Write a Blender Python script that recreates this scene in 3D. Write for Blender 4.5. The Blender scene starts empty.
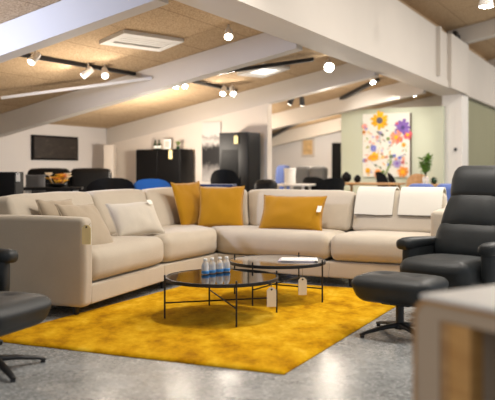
import bpy, bmesh, math, random
from mathutils import Vector, Matrix, noise
random.seed(7)
R = math.radians
scene = bpy.context.scene
COL = scene.collection
F, CX, HY, CH = 750.0, 247.5, 170.0, 1.05       # focal length in pixels, principal column, horizon row, camera height
TH = R(62.0)                                    # direction of the big girder on plan
EU = Vector((math.cos(TH), math.sin(TH), 0)); EV = Vector((-math.sin(TH), math.cos(TH), 0))

# ------------------------------------------------------------------ small helpers
def at(px, Y, z=0.0):                           # point on the ray of a column at depth Y
    return Vector(((px - CX) / F * Y, Y, z))
def hz(py, Y): return CH + (HY - py) / F * Y    # height seen at row py at depth Y
def uv(u, v, z=0.0): return EU * u + EV * v + Vector((0, 0, z))
def lerp(a, b, t): return a + (b - a) * t
def V(*a): return Vector(a)
def srgb(r, g, b):
    def f(c):
        c /= 255.0
        return c / 12.92 if c <= 0.04045 else ((c + 0.055) / 1.055) ** 2.4
    return (f(r), f(g), f(b), 1)

# ------------------------------------------------------------------ materials
def new_mat(name):
    m = bpy.data.materials.new(name); m.use_nodes = True
    nt = m.node_tree; b = nt.nodes['Principled BSDF']
    return m, nt, b
def coords(nt, scale=1.0, rot=0.0, kind='Object'):
    tc = nt.nodes.new('ShaderNodeTexCoord'); mp = nt.nodes.new('ShaderNodeMapping')
    s = scale if isinstance(scale, tuple) else (scale,) * 3
    mp.inputs['Scale'].default_value = s; mp.inputs['Rotation'].default_value = (0, 0, rot)
    nt.links.new(tc.outputs[kind], mp.inputs['Vector'])
    return mp.outputs['Vector']
def noise_node(nt, vec, scale, detail=3, rough=.55):
    n = nt.nodes.new('ShaderNodeTexNoise'); n.inputs['Scale'].default_value = scale
    n.inputs['Detail'].default_value = detail; n.inputs['Roughness'].default_value = rough
    nt.links.new(vec, n.inputs['Vector']); return n
def ramp(nt, fac, stops):
    r = nt.nodes.new('ShaderNodeValToRGB'); e = r.color_ramp.elements
    while len(e) < len(stops): e.new(0.5)
    for el, (p, c) in zip(e, stops): el.position = p; el.color = c
    nt.links.new(fac, r.inputs['Fac']); return r
def bump(nt, b, h, strength=.2, dist=.01):
    bp = nt.nodes.new('ShaderNodeBump'); bp.inputs['Strength'].default_value = strength
    bp.inputs['Distance'].default_value = dist
    nt.links.new(h, bp.inputs['Height']); nt.links.new(bp.outputs['Normal'], b.inputs['Normal'])
def mul(c, k): return (min(1, c[0]*k), min(1, c[1]*k), min(1, c[2]*k), 1)
def plain(name, c, rough=.5, metal=0, spec=.5, var=.05, nscale=6):
    m, nt, b = new_mat(name); v = coords(nt)
    n = noise_node(nt, v, nscale)
    r = ramp(nt, n.outputs['Fac'], [(.3, mul(c, 1-var)), (.7, mul(c, 1+var))])
    nt.links.new(r.outputs['Color'], b.inputs['Base Color'])
    b.inputs['Roughness'].default_value = rough; b.inputs['Metallic'].default_value = metal
    b.inputs['Specular IOR Level'].default_value = spec
    return m
def fabric(name, c, var=.07, fine=260, strength=.25, sheen=.25):
    m, nt, b = new_mat(name); v = coords(nt)
    n1 = noise_node(nt, v, 5, 4); n2 = noise_node(nt, v, fine, 2)
    mx = nt.nodes.new('ShaderNodeMath'); mx.operation = 'MULTIPLY_ADD'
    nt.links.new(n2.outputs['Fac'], mx.inputs[0]); mx.inputs[1].default_value = .6
    mm = nt.nodes.new('ShaderNodeMath'); mm.operation = 'MULTIPLY'; mm.inputs[1].default_value = .4
    nt.links.new(n1.outputs['Fac'], mm.inputs[0]); nt.links.new(mm.outputs[0], mx.inputs[2])
    r = ramp(nt, mx.outputs[0], [(.3, mul(c, 1-var)), (.7, mul(c, 1+var))])
    nt.links.new(r.outputs['Color'], b.inputs['Base Color'])
    b.inputs['Roughness'].default_value = .92; b.inputs['Sheen Weight'].default_value = sheen
    b.inputs['Specular IOR Level'].default_value = .2
    bump(nt, b, n2.outputs['Fac'], strength, .004)
    return m
def leather(name, c):
    m, nt, b = new_mat(name); v = coords(nt)
    vo = nt.nodes.new('ShaderNodeTexVoronoi'); vo.inputs['Scale'].default_value = 160
    nt.links.new(v, vo.inputs['Vector'])
    n = noise_node(nt, v, 7, 3)
    r = ramp(nt, n.outputs['Fac'], [(.3, mul(c, .85)), (.7, mul(c, 1.2))])
    nt.links.new(r.outputs['Color'], b.inputs['Base Color'])
    b.inputs['Roughness'].default_value = .5
    b.inputs['Specular IOR Level'].default_value = .4
    bump(nt, b, vo.outputs['Distance'], .12, .003)
    return m
def wood(name, c1, c2, rough=.45):
    m, nt, b = new_mat(name); v = coords(nt, (3, 3, 22))
    n = noise_node(nt, v, 2.5, 5)
    r = ramp(nt, n.outputs['Fac'], [(.3, c1), (.7, c2)])
    nt.links.new(r.outputs['Color'], b.inputs['Base Color']); b.inputs['Roughness'].default_value = rough
    return m
def emit(name, c, s):
    m, nt, b = new_mat(name); b.inputs['Base Color'].default_value = c
    b.inputs['Emission Color'].default_value = c; b.inputs['Emission Strength'].default_value = s
    return m

def mat_woodwool(name='woodwool_board', tint=1.0):
    m, nt, b = new_mat(name); v = coords(nt)
    n = noise_node(nt, v, 55, 4, .7); n2 = noise_node(nt, v, 1.3, 2)
    r = ramp(nt, n.outputs['Fac'], [(.28, mul(srgb(142, 116, 88), tint)), (.5, mul(srgb(194, 166, 132), tint)), (.72, mul(srgb(220, 196, 162), tint))])
    br = nt.nodes.new('ShaderNodeTexBrick'); nt.links.new(v, br.inputs['Vector'])
    br.inputs['Scale'].default_value = 1; br.inputs['Brick Width'].default_value = 2.4; br.inputs['Row Height'].default_value = .6
    br.inputs['Mortar Size'].default_value = .006; br.inputs['Mortar Smooth'].default_value = .3
    br.inputs['Color1'].default_value = (1, 1, 1, 1); br.inputs['Color2'].default_value = (.9, .9, .9, 1); br.inputs['Mortar'].default_value = (.45, .4, .35, 1)
    mx = nt.nodes.new('ShaderNodeMix'); mx.data_type = 'RGBA'; mx.blend_type = 'MULTIPLY'; mx.inputs[0].default_value = .8
    nt.links.new(r.outputs['Color'], mx.inputs[6]); nt.links.new(br.outputs['Color'], mx.inputs[7])
    nt.links.new(mx.outputs[2], b.inputs['Base Color']); b.inputs['Roughness'].default_value = .95
    b.inputs['Specular IOR Level'].default_value = .1
    bump(nt, b, n.outputs['Fac'], .4, .01)
    return m
def mat_floor():
    m, nt, b = new_mat('polished_terrazzo'); v = coords(nt)
    vo = nt.nodes.new('ShaderNodeTexVoronoi'); vo.inputs['Scale'].default_value = 75; nt.links.new(v, vo.inputs['Vector'])
    sep = nt.nodes.new('ShaderNodeSeparateColor'); nt.links.new(vo.outputs['Color'], sep.inputs['Color'])
    r1 = ramp(nt, sep.outputs['Red'], [(.0, srgb(128, 128, 126)), (.35, srgb(162, 162, 158)), (.8, srgb(176, 175, 170)), (.96, srgb(204, 202, 196))])
    n = noise_node(nt, v, 2.2, 5, .65)
    r2 = ramp(nt, n.outputs['Fac'], [(.3, (.64, .67, .71, 1)), (.68, (.90, .94, 1, 1))])
    mx = nt.nodes.new('ShaderNodeMix'); mx.data_type = 'RGBA'; mx.blend_type = 'MULTIPLY'; mx.inputs[0].default_value = 1
    nt.links.new(r1.outputs['Color'], mx.inputs[6]); nt.links.new(r2.outputs['Color'], mx.inputs[7])
    nt.links.new(mx.outputs[2], b.inputs['Base Color'])
    rr = ramp(nt, n.outputs['Fac'], [(.3, (.2, .2, .2, 1)), (.75, (.34, .34, .34, 1))])
    nt.links.new(rr.outputs['Color'], b.inputs['Roughness'])
    return m
def mat_rug():
    m, nt, b = new_mat('golden_plush_pile'); v = coords(nt)
    n = noise_node(nt, coords(nt, (1.6, 1.0, 1), R(20)), 3.6, 6, .66); n2 = noise_node(nt, v, 420, 2)
    n3 = noise_node(nt, v, 1.1, 2); n4 = noise_node(nt, v, 38, 3, .7)
    ad = nt.nodes.new('ShaderNodeMath'); ad.operation = 'MULTIPLY_ADD'; ad.inputs[1].default_value = .25
    nt.links.new(n4.outputs['Fac'], ad.inputs[0]); nt.links.new(n.outputs['Fac'], ad.inputs[2])
    a2 = nt.nodes.new('ShaderNodeMath'); a2.operation = 'MULTIPLY_ADD'; a2.inputs[1].default_value = .35
    nt.links.new(n3.outputs['Fac'], a2.inputs[0]); nt.links.new(ad.outputs[0], a2.inputs[2])
    r = ramp(nt, a2.outputs[0], [(.62, srgb(158, 106, 2)), (.76, srgb(200, 146, 8)), (.90, srgb(220, 170, 28)), (1, srgb(234, 190, 58))])
    nt.links.new(r.outputs['Color'], b.inputs['Base Color']); b.inputs['Roughness'].default_value = 1
    b.inputs['Specular IOR Level'].default_value = .05
    b.inputs['Sheen Weight'].default_value = .3; b.inputs['Sheen Roughness'].default_value = .4
    b.inputs['Sheen Tint'].default_value = srgb(255, 205, 80)
    bump(nt, b, a2.outputs[0], .5, .02)
    return m

M = {}
M['beige'] = fabric('oatmeal_weave', srgb(190, 178, 160), .09, 230, .35)
M['beige_light'] = fabric('pale_linen', srgb(200, 190, 174))
M['beige_dark'] = fabric('sand_linen', srgb(172, 156, 134))
M['ochre'] = fabric('ochre_velvet', srgb(170, 120, 6), .06, 300, .2, .3)
M['throw'] = fabric('cream_throw', srgb(212, 206, 193), .03)
M['throw_edge'] = plain('grey_hem', srgb(120, 116, 108), .9)
M['leather'] = leather('charcoal_leather', srgb(39, 42, 43))
M['leather_far'] = leather('black_leather', srgb(12, 12, 13)); M['leather_far'].node_tree.nodes['Principled BSDF'].inputs['Specular IOR Level'].default_value = .2
M['black_metal'] = plain('black_powder_coat', srgb(26, 26, 27), .45)
M['black_gloss'] = plain('black_lacquer', srgb(12, 11, 11), .42, 0, .2)
M['black_matt'] = plain('black_matt', srgb(13, 12, 13), .75, 0, .2)
M['steel'] = plain('brushed_steel', srgb(225, 225, 225), .45, .6)
M['smoke_glass'] = plain('bronze_mirror_glass', srgb(54, 51, 46), .05, .85, .6, .02)
M['grey_glass'] = plain('grey_mirror_glass', srgb(150, 146, 142), .07, .8, .6, .02)
M['white_paint'] = plain('white_paint', srgb(226, 222, 216), .65, 0, .3, .02, 2)
M['beam'] = plain('limed_beam', srgb(200, 192, 182), .7, 0, .3, .03, 1.2)
M['wall_white'] = plain('wall_white', srgb(214, 210, 208), .85, 0, .2, .02, 1)
M['wall_warm'] = plain('wall_warm', srgb(220, 210, 198), .85, 0, .2, .02, 1)
M['wall_green'] = plain('wall_sage', srgb(204, 208, 186), .85, 0, .2, .02, 1)
M['wall_sage_shaded'] = plain('wall_sage_shaded', srgb(150, 148, 122), .85, 0, .2, .03, 1)  # green wall continued past the column, its shade put into the colour
M['ceiling'] = mat_woodwool()
M['floor'] = mat_floor()
M['rug'] = mat_rug()
M['oak'] = wood('oak', srgb(176, 128, 78), srgb(205, 160, 108))
M['oak_orange'] = wood('oiled_oak', srgb(196, 142, 78), srgb(216, 164, 98))
M['laminate'] = plain('white_laminate', srgb(232, 228, 222), .4, 0, .4, .02)
M['desk_side'] = plain('taupe_laminate', srgb(192, 168, 142), .5, 0, .4, .03)
M['tag'] = plain('tag_card', srgb(246, 226, 168), .8)
M['tag_white'] = plain('white_tag_card', srgb(236, 230, 216), .8)
M['tag_yellow'] = plain('yellow_tag_card', srgb(232, 216, 158), .8)
M['string'] = plain('string', srgb(120, 104, 80), .9)
M['blue'] = fabric('cobalt_felt', srgb(40, 98, 178))
M['navy'] = fabric('navy_felt', srgb(38, 52, 92))
M['blue_dusty'] = fabric('dusty_blue', srgb(96, 116, 176))
M['grey_fab'] = fabric('grey_wool', srgb(112, 112, 112))
M['green'] = plain('leaf_green', srgb(88, 128, 44), .5, 0, .4, .25, 8)
M['dark_green'] = plain('bottle_green', srgb(30, 60, 40), .15)
M['stem'] = plain('brown_stem', srgb(92, 74, 50), .8)
M['petal_y'] = plain('yellow_petal', srgb(240, 178, 28), .6)
M['petal_o'] = plain('orange_petal', srgb(226, 128, 40), .6)
M['petal_w'] = plain('cream_petal', srgb(234, 214, 180), .6)
M['paper'] = plain('magazine_paper', srgb(236, 234, 230), .5)
M['paper_lilac'] = plain('magazine_cover', srgb(190, 184, 200), .4)
M['label_blue'] = plain('blue_label', srgb(64, 140, 206), .35)
M['white_gloss'] = plain('white_glaze', srgb(236, 234, 230), .25)
M['grille'] = plain('vent_grille', srgb(186, 178, 166), .5)
M['pale_art'] = plain('ochre_print', srgb(206, 172, 124), .8, 0, .2, .25, 9)
M['art_mat'] = plain('art_mount', srgb(196, 186, 176), .8)
M['lamp_w'] = emit('lamp_glow', (1, .93, .82, 1), 40)
M['lamp_dim'] = emit('lamp_glow_soft', (1, .93, .82, 1), 7)
M['panel_light'] = emit('panel_glow', (1, .96, .9, 1), 1.1)
def glass(name, c, rough=.02):
    m, nt, b = new_mat(name)
    b.inputs['Base Color'].default_value = c; b.inputs['Transmission Weight'].default_value = 1
    b.inputs['Roughness'].default_value = rough; b.inputs['IOR'].default_value = 1.18
    return m
M['clear'] = glass('clear_plastic', (.95, .97, 1, 1), .15); M['clear'].node_tree.nodes['Principled BSDF'].inputs['Transmission Weight'].default_value = .62
def mat_ink():                                    # ink wash print: black band with loose strokes above
    m, nt, b = new_mat('ink_wash'); v = coords(nt)
    sp = nt.nodes.new('ShaderNodeSeparateXYZ'); nt.links.new(v, sp.inputs[0])
    n = noise_node(nt, coords(nt, (9, 9, 5)), 1.6, 6, .7)
    ma = nt.nodes.new('ShaderNodeMath'); ma.operation = 'MULTIPLY_ADD'; ma.inputs[1].default_value = .36
    nt.links.new(n.outputs['Fac'], ma.inputs[0]); nt.links.new(sp.outputs['Z'], ma.inputs[2])
    w = srgb(214, 208, 202); k = srgb(26, 24, 24); g = srgb(150, 145, 140)
    r = ramp(nt, ma.outputs[0], [(.0, w), (.36, g), (.50, k), (.74, k), (.84, w), (.92, g), (.95, w), (1, w)])
    nt.links.new(r.outputs['Color'], b.inputs['Base Color']); b.inputs['Roughness'].default_value = .7
    return m
M['ink'] = mat_ink()
def mat_dark_art():
    m, nt, b = new_mat('dark_abstract'); n = noise_node(nt, coords(nt, (3, 3, 6)), 2.2, 6, .7)
    r = ramp(nt, n.outputs['Fac'], [(.3, srgb(28, 24, 22)), (.58, srgb(46, 38, 33)), (.75, srgb(96, 84, 74))])
    nt.links.new(r.outputs['Color'], b.inputs['Base Color']); b.inputs['Roughness'].default_value = .6
    return m
M['dark_art'] = mat_dark_art()
def mat_vcol(name):
    m, nt, b = new_mat(name); a = nt.nodes.new('ShaderNodeAttribute'); a.attribute_name = 'Col'
    nt.links.new(a.outputs['Color'], b.inputs['Base Color']); b.inputs['Roughness'].default_value = .8
    return m
M['floral'] = mat_vcol('floral_print')

# ------------------------------------------------------------------ scene graph helpers
def tag(o, label=None, cat=None, group=None, kind=None):
    if label: o['label'] = label
    if cat: o['category'] = cat
    if group: o['group'] = group
    if kind: o['kind'] = kind
    return o
def thing(name, label, cat, loc=(0, 0, 0), rz=0.0, group=None):
    o = bpy.data.objects.new(name, None); COL.objects.link(o); o.empty_display_size = .1
    o.location = loc; o.rotation_euler = (0, 0, rz)
    o['_l'] = tuple(loc); o['_r'] = rz
    return tag(o, label, cat, group)
def link(name, bm, mats, parent=None, smooth=True, world=False, auto=None):
    bmesh.ops.recalc_face_normals(bm, faces=bm.faces)
    if parent is not None and world:
        mt = (Matrix.Translation(parent.location) @ Matrix.Rotation(parent.rotation_euler[2], 4, 'Z')).inverted()
        bmesh.ops.transform(bm, matrix=mt, verts=bm.verts)
    me = bpy.data.meshes.new(name); bm.to_mesh(me); bm.free()
    for m in (mats if isinstance(mats, (list, tuple)) else [mats]): me.materials.append(m)
    for p in me.polygons: p.use_smooth = smooth
    o = bpy.data.objects.new(name, me); COL.objects.link(o)
    if parent is not None: o.parent = parent
    if smooth and auto:
        me.set_sharp_from_angle(angle=R(auto))
    return o
def centred(name, bm, mats, label, cat, group=None, smooth=True, auto=None):   # one-mesh thing with its origin at its base
    xs = [v.co for v in bm.verts]
    c = V((min(p.x for p in xs)+max(p.x for p in xs))/2, (min(p.y for p in xs)+max(p.y for p in xs))/2, min(p.z for p in xs))
    bmesh.ops.translate(bm, vec=-c, verts=bm.verts)
    o = link(name, bm, mats, None, smooth, auto=auto); o.location = c
    return tag(o, label, cat, group)
def copy_tree(o, parent=None):
    c = o.copy(); COL.objects.link(c)
    if parent is not None: c.parent = parent
    for ch in list(o.children): copy_tree(ch, c)
    return c

# ------------------------------------------------------------------ mesh helpers
def samples(h, r, n):
    s = []
    for t in (45, 30, 15): s.append(-(h - r) - r * math.tan(R(t)))
    for i in range(n + 1): s.append(-(h - r) + 2 * (h - r) * i / n)
    for t in (15, 30, 45): s.append((h - r) + r * math.tan(R(t)))
    return s
def rbox(bm, hx, hy, hz_, r, n=4, warp=None):
    """rounded box centred on the origin (half sizes), every vertex passed through warp"""
    S = [samples(h, r, n) for h in (hx, hy, hz_)]; H = (hx, hy, hz_)
    cache = {}
    def vert(p):
        c = [max(-(H[i]-r), min(H[i]-r, p[i])) for i in range(3)]
        d = Vector([p[i]-c[i] for i in range(3)])
        q = Vector(c) + (d.normalized() * r if d.length > 1e-9 else d)
        k = (round(q.x, 5), round(q.y, 5), round(q.z, 5))
        if k not in cache: cache[k] = bm.verts.new(warp(q) if warp else q)
        return cache[k]
    for ax in range(3):
        a, b = (ax+1) % 3, (ax+2) % 3
        for sg in (-1, 1):
            for i in range(len(S[a])-1):
                for j in range(len(S[b])-1):
                    vs = []
                    for (ii, jj) in ((i, j), (i+1, j), (i+1, j+1), (i, j+1)):
                        p = [0, 0, 0]; p[ax] = sg*H[ax]; p[a] = S[a][ii]; p[b] = S[b][jj]
                        w = vert(p)
                        if w not in vs: vs.append(w)
                    if len(vs) >= 3:
                        try: bm.faces.new(vs)
                        except ValueError: pass
    return bm
def bx(bm, x0, x1, y0, y1, z0, z1, mat=None, r=0.0):
    c = V((x0+x1)/2, (y0+y1)/2, (z0+z1)/2); h = (abs(x1-x0)/2, abs(y1-y0)/2, abs(z1-z0)/2)
    w = (lambda q: (mat @ (q + c)) if mat else q + c)
    if r > 0: return rbox(bm, *h, min(r, min(h)*.98), 2, w)
    vs = [bm.verts.new(w(V(sx*h[0], sy*h[1], sz*h[2]))) for sx in (-1, 1) for sy in (-1, 1) for sz in (-1, 1)]
    for f in ((0,1,3,2), (4,6,7,5), (0,4,5,1), (2,3,7,6), (0,2,6,4), (1,5,7,3)): bm.faces.new([vs[i] for i in f])
    return bm
def trilin(P, q, h):
    """P: bottom FL,FR,BR,BL, top FL,FR,BR,BL ; x left-right, y front-back"""
    a, b, c = (q.x/h[0]+1)/2, (q.y/h[1]+1)/2, (q.z/h[2]+1)/2
    lo = lerp(lerp(P[0], P[1], a), lerp(P[3], P[2], a), b); up = lerp(lerp(P[4], P[5], a), lerp(P[7], P[6], a), b)
    return lerp(lo, up, c)
def pad(bm, P, r=.08, top=.0, front=.0, n=6, wob=.0, seed=0.0):
    """soft cushion filling the eight corners P; top / front say how far those faces swell"""
    h = ((P[1]-P[0]).length/2, ((P[3]-P[0]).length+(P[2]-P[1]).length)/4, (P[4]-P[0]).length/2)
    fd = ((P[0]+P[1])-(P[2]+P[3])); fd.z = 0; fd.normalize()
    def w(q):
        a, b, c = q.x/h[0], q.y/h[1], q.z/h[2]
        p = trilin(P, q, h)
        p = p + V(0, 0, top * (1-a**4) * (1-b*b) * max(0, c))
        p = p + fd * (front * (1-a**4) * (1-c*c) * max(0, -b))
        if wob: p = p + noise.noise_vector(p*6 + V(seed, 0, 0)) * wob
        return p
    return rbox(bm, *h, min(r, min(h)*.95), n, w)
def tube(bm, pts, r, seg=8, cap=True):
    pts = [Vector(p) for p in pts]; rs = r if isinstance(r, (list, tuple)) else [r]*len(pts)
    rings = []
    for i, p in enumerate(pts):
        t = (pts[min(i+1, len(pts)-1)] - pts[max(i-1, 0)]).normalized()
        up = V(0, 0, 1) if abs(t.z) < .9 else V(1, 0, 0)
        s = t.cross(up).normalized(); q = s.cross(t)
        rings.append([bm.verts.new(p + (s*math.cos(k*2*math.pi/seg) + q*math.sin(k*2*math.pi/seg))*rs[i]) for k in range(seg)])
    for a, b in zip(rings, rings[1:]):
        for k in range(seg): bm.faces.new((a[k], a[(k+1)%seg], b[(k+1)%seg], b[k]))
    if cap: bm.faces.new(rings[0]); bm.faces.new(rings[-1])
    return bm
def lathe(bm, prof, c=V(0,0,0), seg=24, mat=None):
    rings = []
    for r, z in prof:
        ring = [Vector((r*math.cos(k*2*math.pi/seg), r*math.sin(k*2*math.pi/seg), z)) for k in range(seg)]
        rings.append([bm.verts.new((mat @ p if mat else p) + c) for p in ring])
    for a, b in zip(rings, rings[1:]):
        for k in range(seg): bm.faces.new((a[k], a[(k+1)%seg], b[(k+1)%seg], b[k]))
    bm.faces.new(rings[0]); bm.faces.new(rings[-1])
    return bm
def loft(bm, secs, seg=28, e=.5):
    """superellipse sections: (centre, x-axis*halfwidth, y-axis*halfdepth)"""
    rings = []
    for c, ax, ay in secs:
        ring = []
        for k in range(seg):
            t = k*2*math.pi/seg; cs, sn = math.cos(t), math.sin(t)
            ring.append(bm.verts.new(c + ax*(math.copysign(abs(cs)**e, cs)) + ay*(math.copysign(abs(sn)**e, sn))))
        rings.append(ring)
    for a, b in zip(rings, rings[1:]):
        for k in range(seg): bm.faces.new((a[k], a[(k+1)%seg], b[(k+1)%seg], b[k]))
    bm.faces.new(rings[0]); bm.faces.new(rings[-1])
    return bm
def prism(bm, pts, z0, z1):
    a = [bm.verts.new((p[0], p[1], z0)) for p in pts]; b = [bm.verts.new((p[0], p[1], z1)) for p in pts]
    bm.faces.new(a); bm.faces.new(b); n = len(pts)
    for i in range(n): bm.faces.new((a[i], a[(i+1)%n], b[(i+1)%n], b[i]))
    return bm
def B(): return bmesh.new()
def basis(c, right, nrm):
    """matrix: local x=right, local z=normal (face), local y=up"""
    nrm = Vector(nrm).normalized(); right = Vector(right); right = (right - nrm*right.dot(nrm)).normalized(); up = nrm.cross(right)
    m = Matrix((right, up, nrm)).transposed().to_4x4(); m.translation = Vector(c); return m

# ================================================================== THE SETTING
def setting(name, bm, mat, smooth=False, rz=TH):
    o = link(name, bm, mat, None, smooth); o.rotation_euler = (0, 0, rz); o['kind'] = 'structure'; return o
SL = .19
def zc(v): return 1.80 + SL*(8.6 - v)             # underside of the left ceiling
def zr(v): return 3.78 + SL*(3.1 - v)             # underside of the right ceiling
setting('floor', bx(B(), -9, 14, -4, 30, -.1, 0), M['floor'], rz=0)
def slab(bm, u0, u1, v0, v1, f, t):
    vs = []
    for u in (u0, u1):
        for v in (v0, v1):
            for d in (0, t): vs.append(bm.verts.new((u, v, f(v)+d)))
    for q in ((0,1,3,2), (4,6,7,5), (0,4,5,1), (2,3,7,6), (0,2,6,4), (1,5,7,3)): bm.faces.new([vs[i] for i in q])
    return bm
setting('ceiling', slab(B(), -1.5, 17.2, 3.45, 8.8, zc, .1), M['ceiling'])
setting('ceiling', slab(B(), -1.5, 27, -5, 3.5, zr, .1), M['ceiling'])
setting('trim_fascia', bx(B(), -1.5, 27, 3.40, 3.45, 3.46, 3.76), M['ceiling'])
setting('wall_left', bx(B(), -1.5, 17.2, 8.6, 8.75, 0, 1.80), M['wall_white'])
bm = B(); slab(bm, 10.76, 10.92, 5.36, 8.59, lambda v: 0 if False else zc(v)-.3, -1)   # raked gable partition
for vtx in bm.verts:
    if vtx.co.z < zc(vtx.co.y) - .5: vtx.co.z = 0
setting('wall_back', bm, M['wall_warm'])
bm = B(); slab(bm, 16.6, 16.75, 3.6, 8.59, lambda v: zc(v)-.01, -1)
for vtx in bm.verts:
    if vtx.co.z < zc(vtx.co.y) - .5: vtx.co.z = 0
setting('wall_far', bm, M['wall_white'])
setting('wall_display', bx(B(), 14.5, 14.62, 3.45, 5.53, 0, 2.28), M['wall_green'])
setting('wall_right', bx(B(), 15.5, 27, 3.2, 3.32, 0, 2.50), M['wall_sage_shaded'])
setting('wall_end', bx(B(), 27.0, 27.15, -5, 3.4, 0, 4.9), M['wall_white'])
# girder with its lower flange, in two lengths, and the column below the joint
bm = B(); bx(bm, -1.5, 14.78, 3.1, 3.40, 2.62, 3.45); bx(bm, -1.5, 14.78, 3.08, 3.56, 2.50, 2.62)
setting('trim_girder', bm, M['beam'])
bm = B(); bx(bm, 14.84, 27, 3.12, 3.40, 2.62, 3.45); bx(bm, 14.84, 27, 3.10, 3.56, 2.51, 2.62)
setting('trim_girder', bm, M['beam'])
setting('trim_plate', bx(B(), 13.35, 14.78, 3.03, 3.1, 2.5, 3.46), M['beam'])
setting('trim_stiffener', bx(B(), 12.55, 12.63, 3.03, 3.1, 2.63, 3.45), M['beam'])
bm = B(); bx(bm, 14.63, 15.2, 3.12, 3.50, 0, 2.5); setting('trim_column', bm, M['white_paint'])
# rafters
for u in (5.2, 8.0, 10.84, 13.6, 16.3):
    bm = B(); slab(bm, u-.09, u+.09, 3.57, 8.59, lambda v: zc(v)-.005, -.295); setting('trim_rafter', bm, M['beam'])
for u in (14.7, 19.0, 23.5):
    bm = B(); slab(bm, u-.12, u+.12, -5, 3.39, lambda v: zr(v)-.005, -.30); setting('trim_rafter', bm, M['beam'])
# door in the far wall
def on_far(px, u=16.58):
    a = (px-CX)/F; t = u/(math.cos(TH)*a + math.sin(TH)); return V(a*t, t, 0)
def uvof(p): return p.dot(EU), p.dot(EV)
p0 = on_far(332.5); p1 = on_far(344); _, v0 = uvof(p0); _, v1 = uvof(p1)
bm = B(); bx(bm, 16.53, 16.59, v1, v0, 0.01, hz(143, p0.y)); setting('door_1', bm, M['black_matt'])

# ------------------------------------------------------------------ ceiling fittings
def ceil_hit(px, py, drop=0.0):
    a, b = (px-CX)/F, (HY-py)/F
    cu = math.cos(TH)*a + math.sin(TH); cv = -math.sin(TH)*a + math.cos(TH)
    t = (1.8 + SL*8.6 - CH - drop)/(b + SL*cv)
    return Vector((a*t, t, CH + b*t)), t*cu, t*cv
CM = Matrix.Rotation(TH, 4, 'Z') @ Matrix.Rotation(-math.atan(SL), 4, 'X')   # frame lying in the ceiling plane
def vent(pl, pr, depth, label, lit=False):
    a, ua, va = ceil_hit(*pl); b, ub, vb = ceil_hit(*pr)
    c = (a+b)/2; ax = (b-a); ax.normalize()
    L = (b-a).length
    n = V(*(EV*SL)) + V(0, 0, 1); n.normalize(); ay = n.cross(ax)
    mt = Matrix((ax, ay, n)).transposed().to_4x4(); mt.translation = c - n*.012
    t = thing('ceiling_light' if lit else 'ceiling_vent', label, 'ceiling light' if lit else 'vent', tuple(c), 0)
    bm = B(); d = depth/2; f = .09
    bx(bm, -L/2, L/2, -d, -d+f, -.03, .01, mt); bx(bm, -L/2, L/2, d-f, d, -.03, .01, mt)
    bx(bm, -L/2, -L/2+f, -d+f, d-f, -.03, .01, mt); bx(bm, L/2-f, L/2, -d+f, d-f, -.03, .01, mt)
    link('frame', bm, M['white_paint'], t, False, True)
    bm = B(); bx(bm, -L/2+f, L/2-f, -d+f, d-f, -.004, .006, mt)
    link('light_panel' if lit else 'backing', bm, M['panel_light'] if lit else M['grille'], t, False, True)
    if not lit:
        for k in range(3):
            y = lerp(-d+f, d-f, (k+1)/4); bm = B(); bx(bm, -L/2+f, L/2-f, y-.02, y+.02, -.02, -.005, mt)
            link('louvre', bm, M['white_paint'], t, False, True)
vent((111, 35), (171, 43.5), .40, 'long white louvred ceiling vent between the two nearest rafters')
vent((250, 68), (276, 71), .5, 'square white lit ceiling panel behind the second rafter', True)
vent((376, 96.5), (392, 97), .7, 'small pale ceiling light panel above the sage display wall', True)
def rail(pa, pb, w, h, mat, label, name='light_track', cat='track', drop=.0):
    a, _, _ = ceil_hit(*pa, drop); b, _, _ = ceil_hit(*pb, drop)
    bm = B(); d = (b-a).normalized(); s = d.cross(V(0,0,1)).normalized(); n = s.cross(d)
    for p in (0,): pass
    mt = Matrix((d, s, n)).transposed().to_4x4(); mt.translation = (a+b)/2
    L = (b-a).length/2
    bx(bm, -L, L, -w/2, w/2, -h, 0, mt)
    return centred(name, bm, mat, label, cat, None, False), a, b
rail((17, 52), (156, 76.5), .05, .04, M['black_metal'], 'black spotlight track on the ceiling left of the second rafter', drop=.005)
rail((193, 80), (236, 89.5), .05, .04, M['black_metal'], 'short black track carrying a spotlight pair behind the second rafter', drop=.005)
rail((323, 106.5), (378, 78), .07, .06, M['black_metal'], 'dark track slanting up towards the girder above the display wall', drop=.005)
rail((1, 96.5), (152, 76.8), .035, .035, M['steel'], 'shiny steel tie bar running just under the ceiling at left', 'tie_bar', 'bar', .13)
rail((217, 71), (313, 57.5), .08, .05, M['black_metal'], 'dark tie bar under the ceiling beside the second rafter near the girder', 'tie_bar', 'bar', .04)
rail((266, 138), (299, 120), .08, .06, M['black_metal'], 'dark tie bar above the far seating area', 'tie_bar', 'bar', .04)
SPOTS = []
def spotlight(px, py, aim, label, black=False, size=.045, glow='lamp_w', drop=.14, group=None):
    p, u, v = ceil_hit(px, py, drop)
    t = thing('spotlight', label, 'spotlight', tuple(p), 0, group)
    d = Vector(aim).normalized(); s = d.cross(V(0, 1, .01)).normalized(); q = s.cross(d)
    mt = Matrix((s, q, d)).transposed().to_4x4(); mt.translation = p
    body = M['black_metal'] if black else M['white_paint']
    bm = B(); lathe(bm, [(size*.55, -.13), (size*.9, -.12), (size, -.02), (size, .02), (size*.86, .02)], V(0,0,0), 16, mt)
    link('housing', bm, body, t, True, True, 40)
    bm = B(); lathe(bm, [(size*.84, .021), (size*.84, .026)], V(0,0,0), 16, mt)
    link('lens', bm, M[glow], t, False, True)
    top = p - d*.06
    bm = B(); tube(bm, [top, V(top.x, top.y, 1.8 + SL*(8.6 - V(top.x, top.y, 0).dot(EV)) - .002)], .011, 8)
    link('stem', bm, body, t, True, True)
    SPOTS.append((p + d*.05, d)); return t
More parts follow.
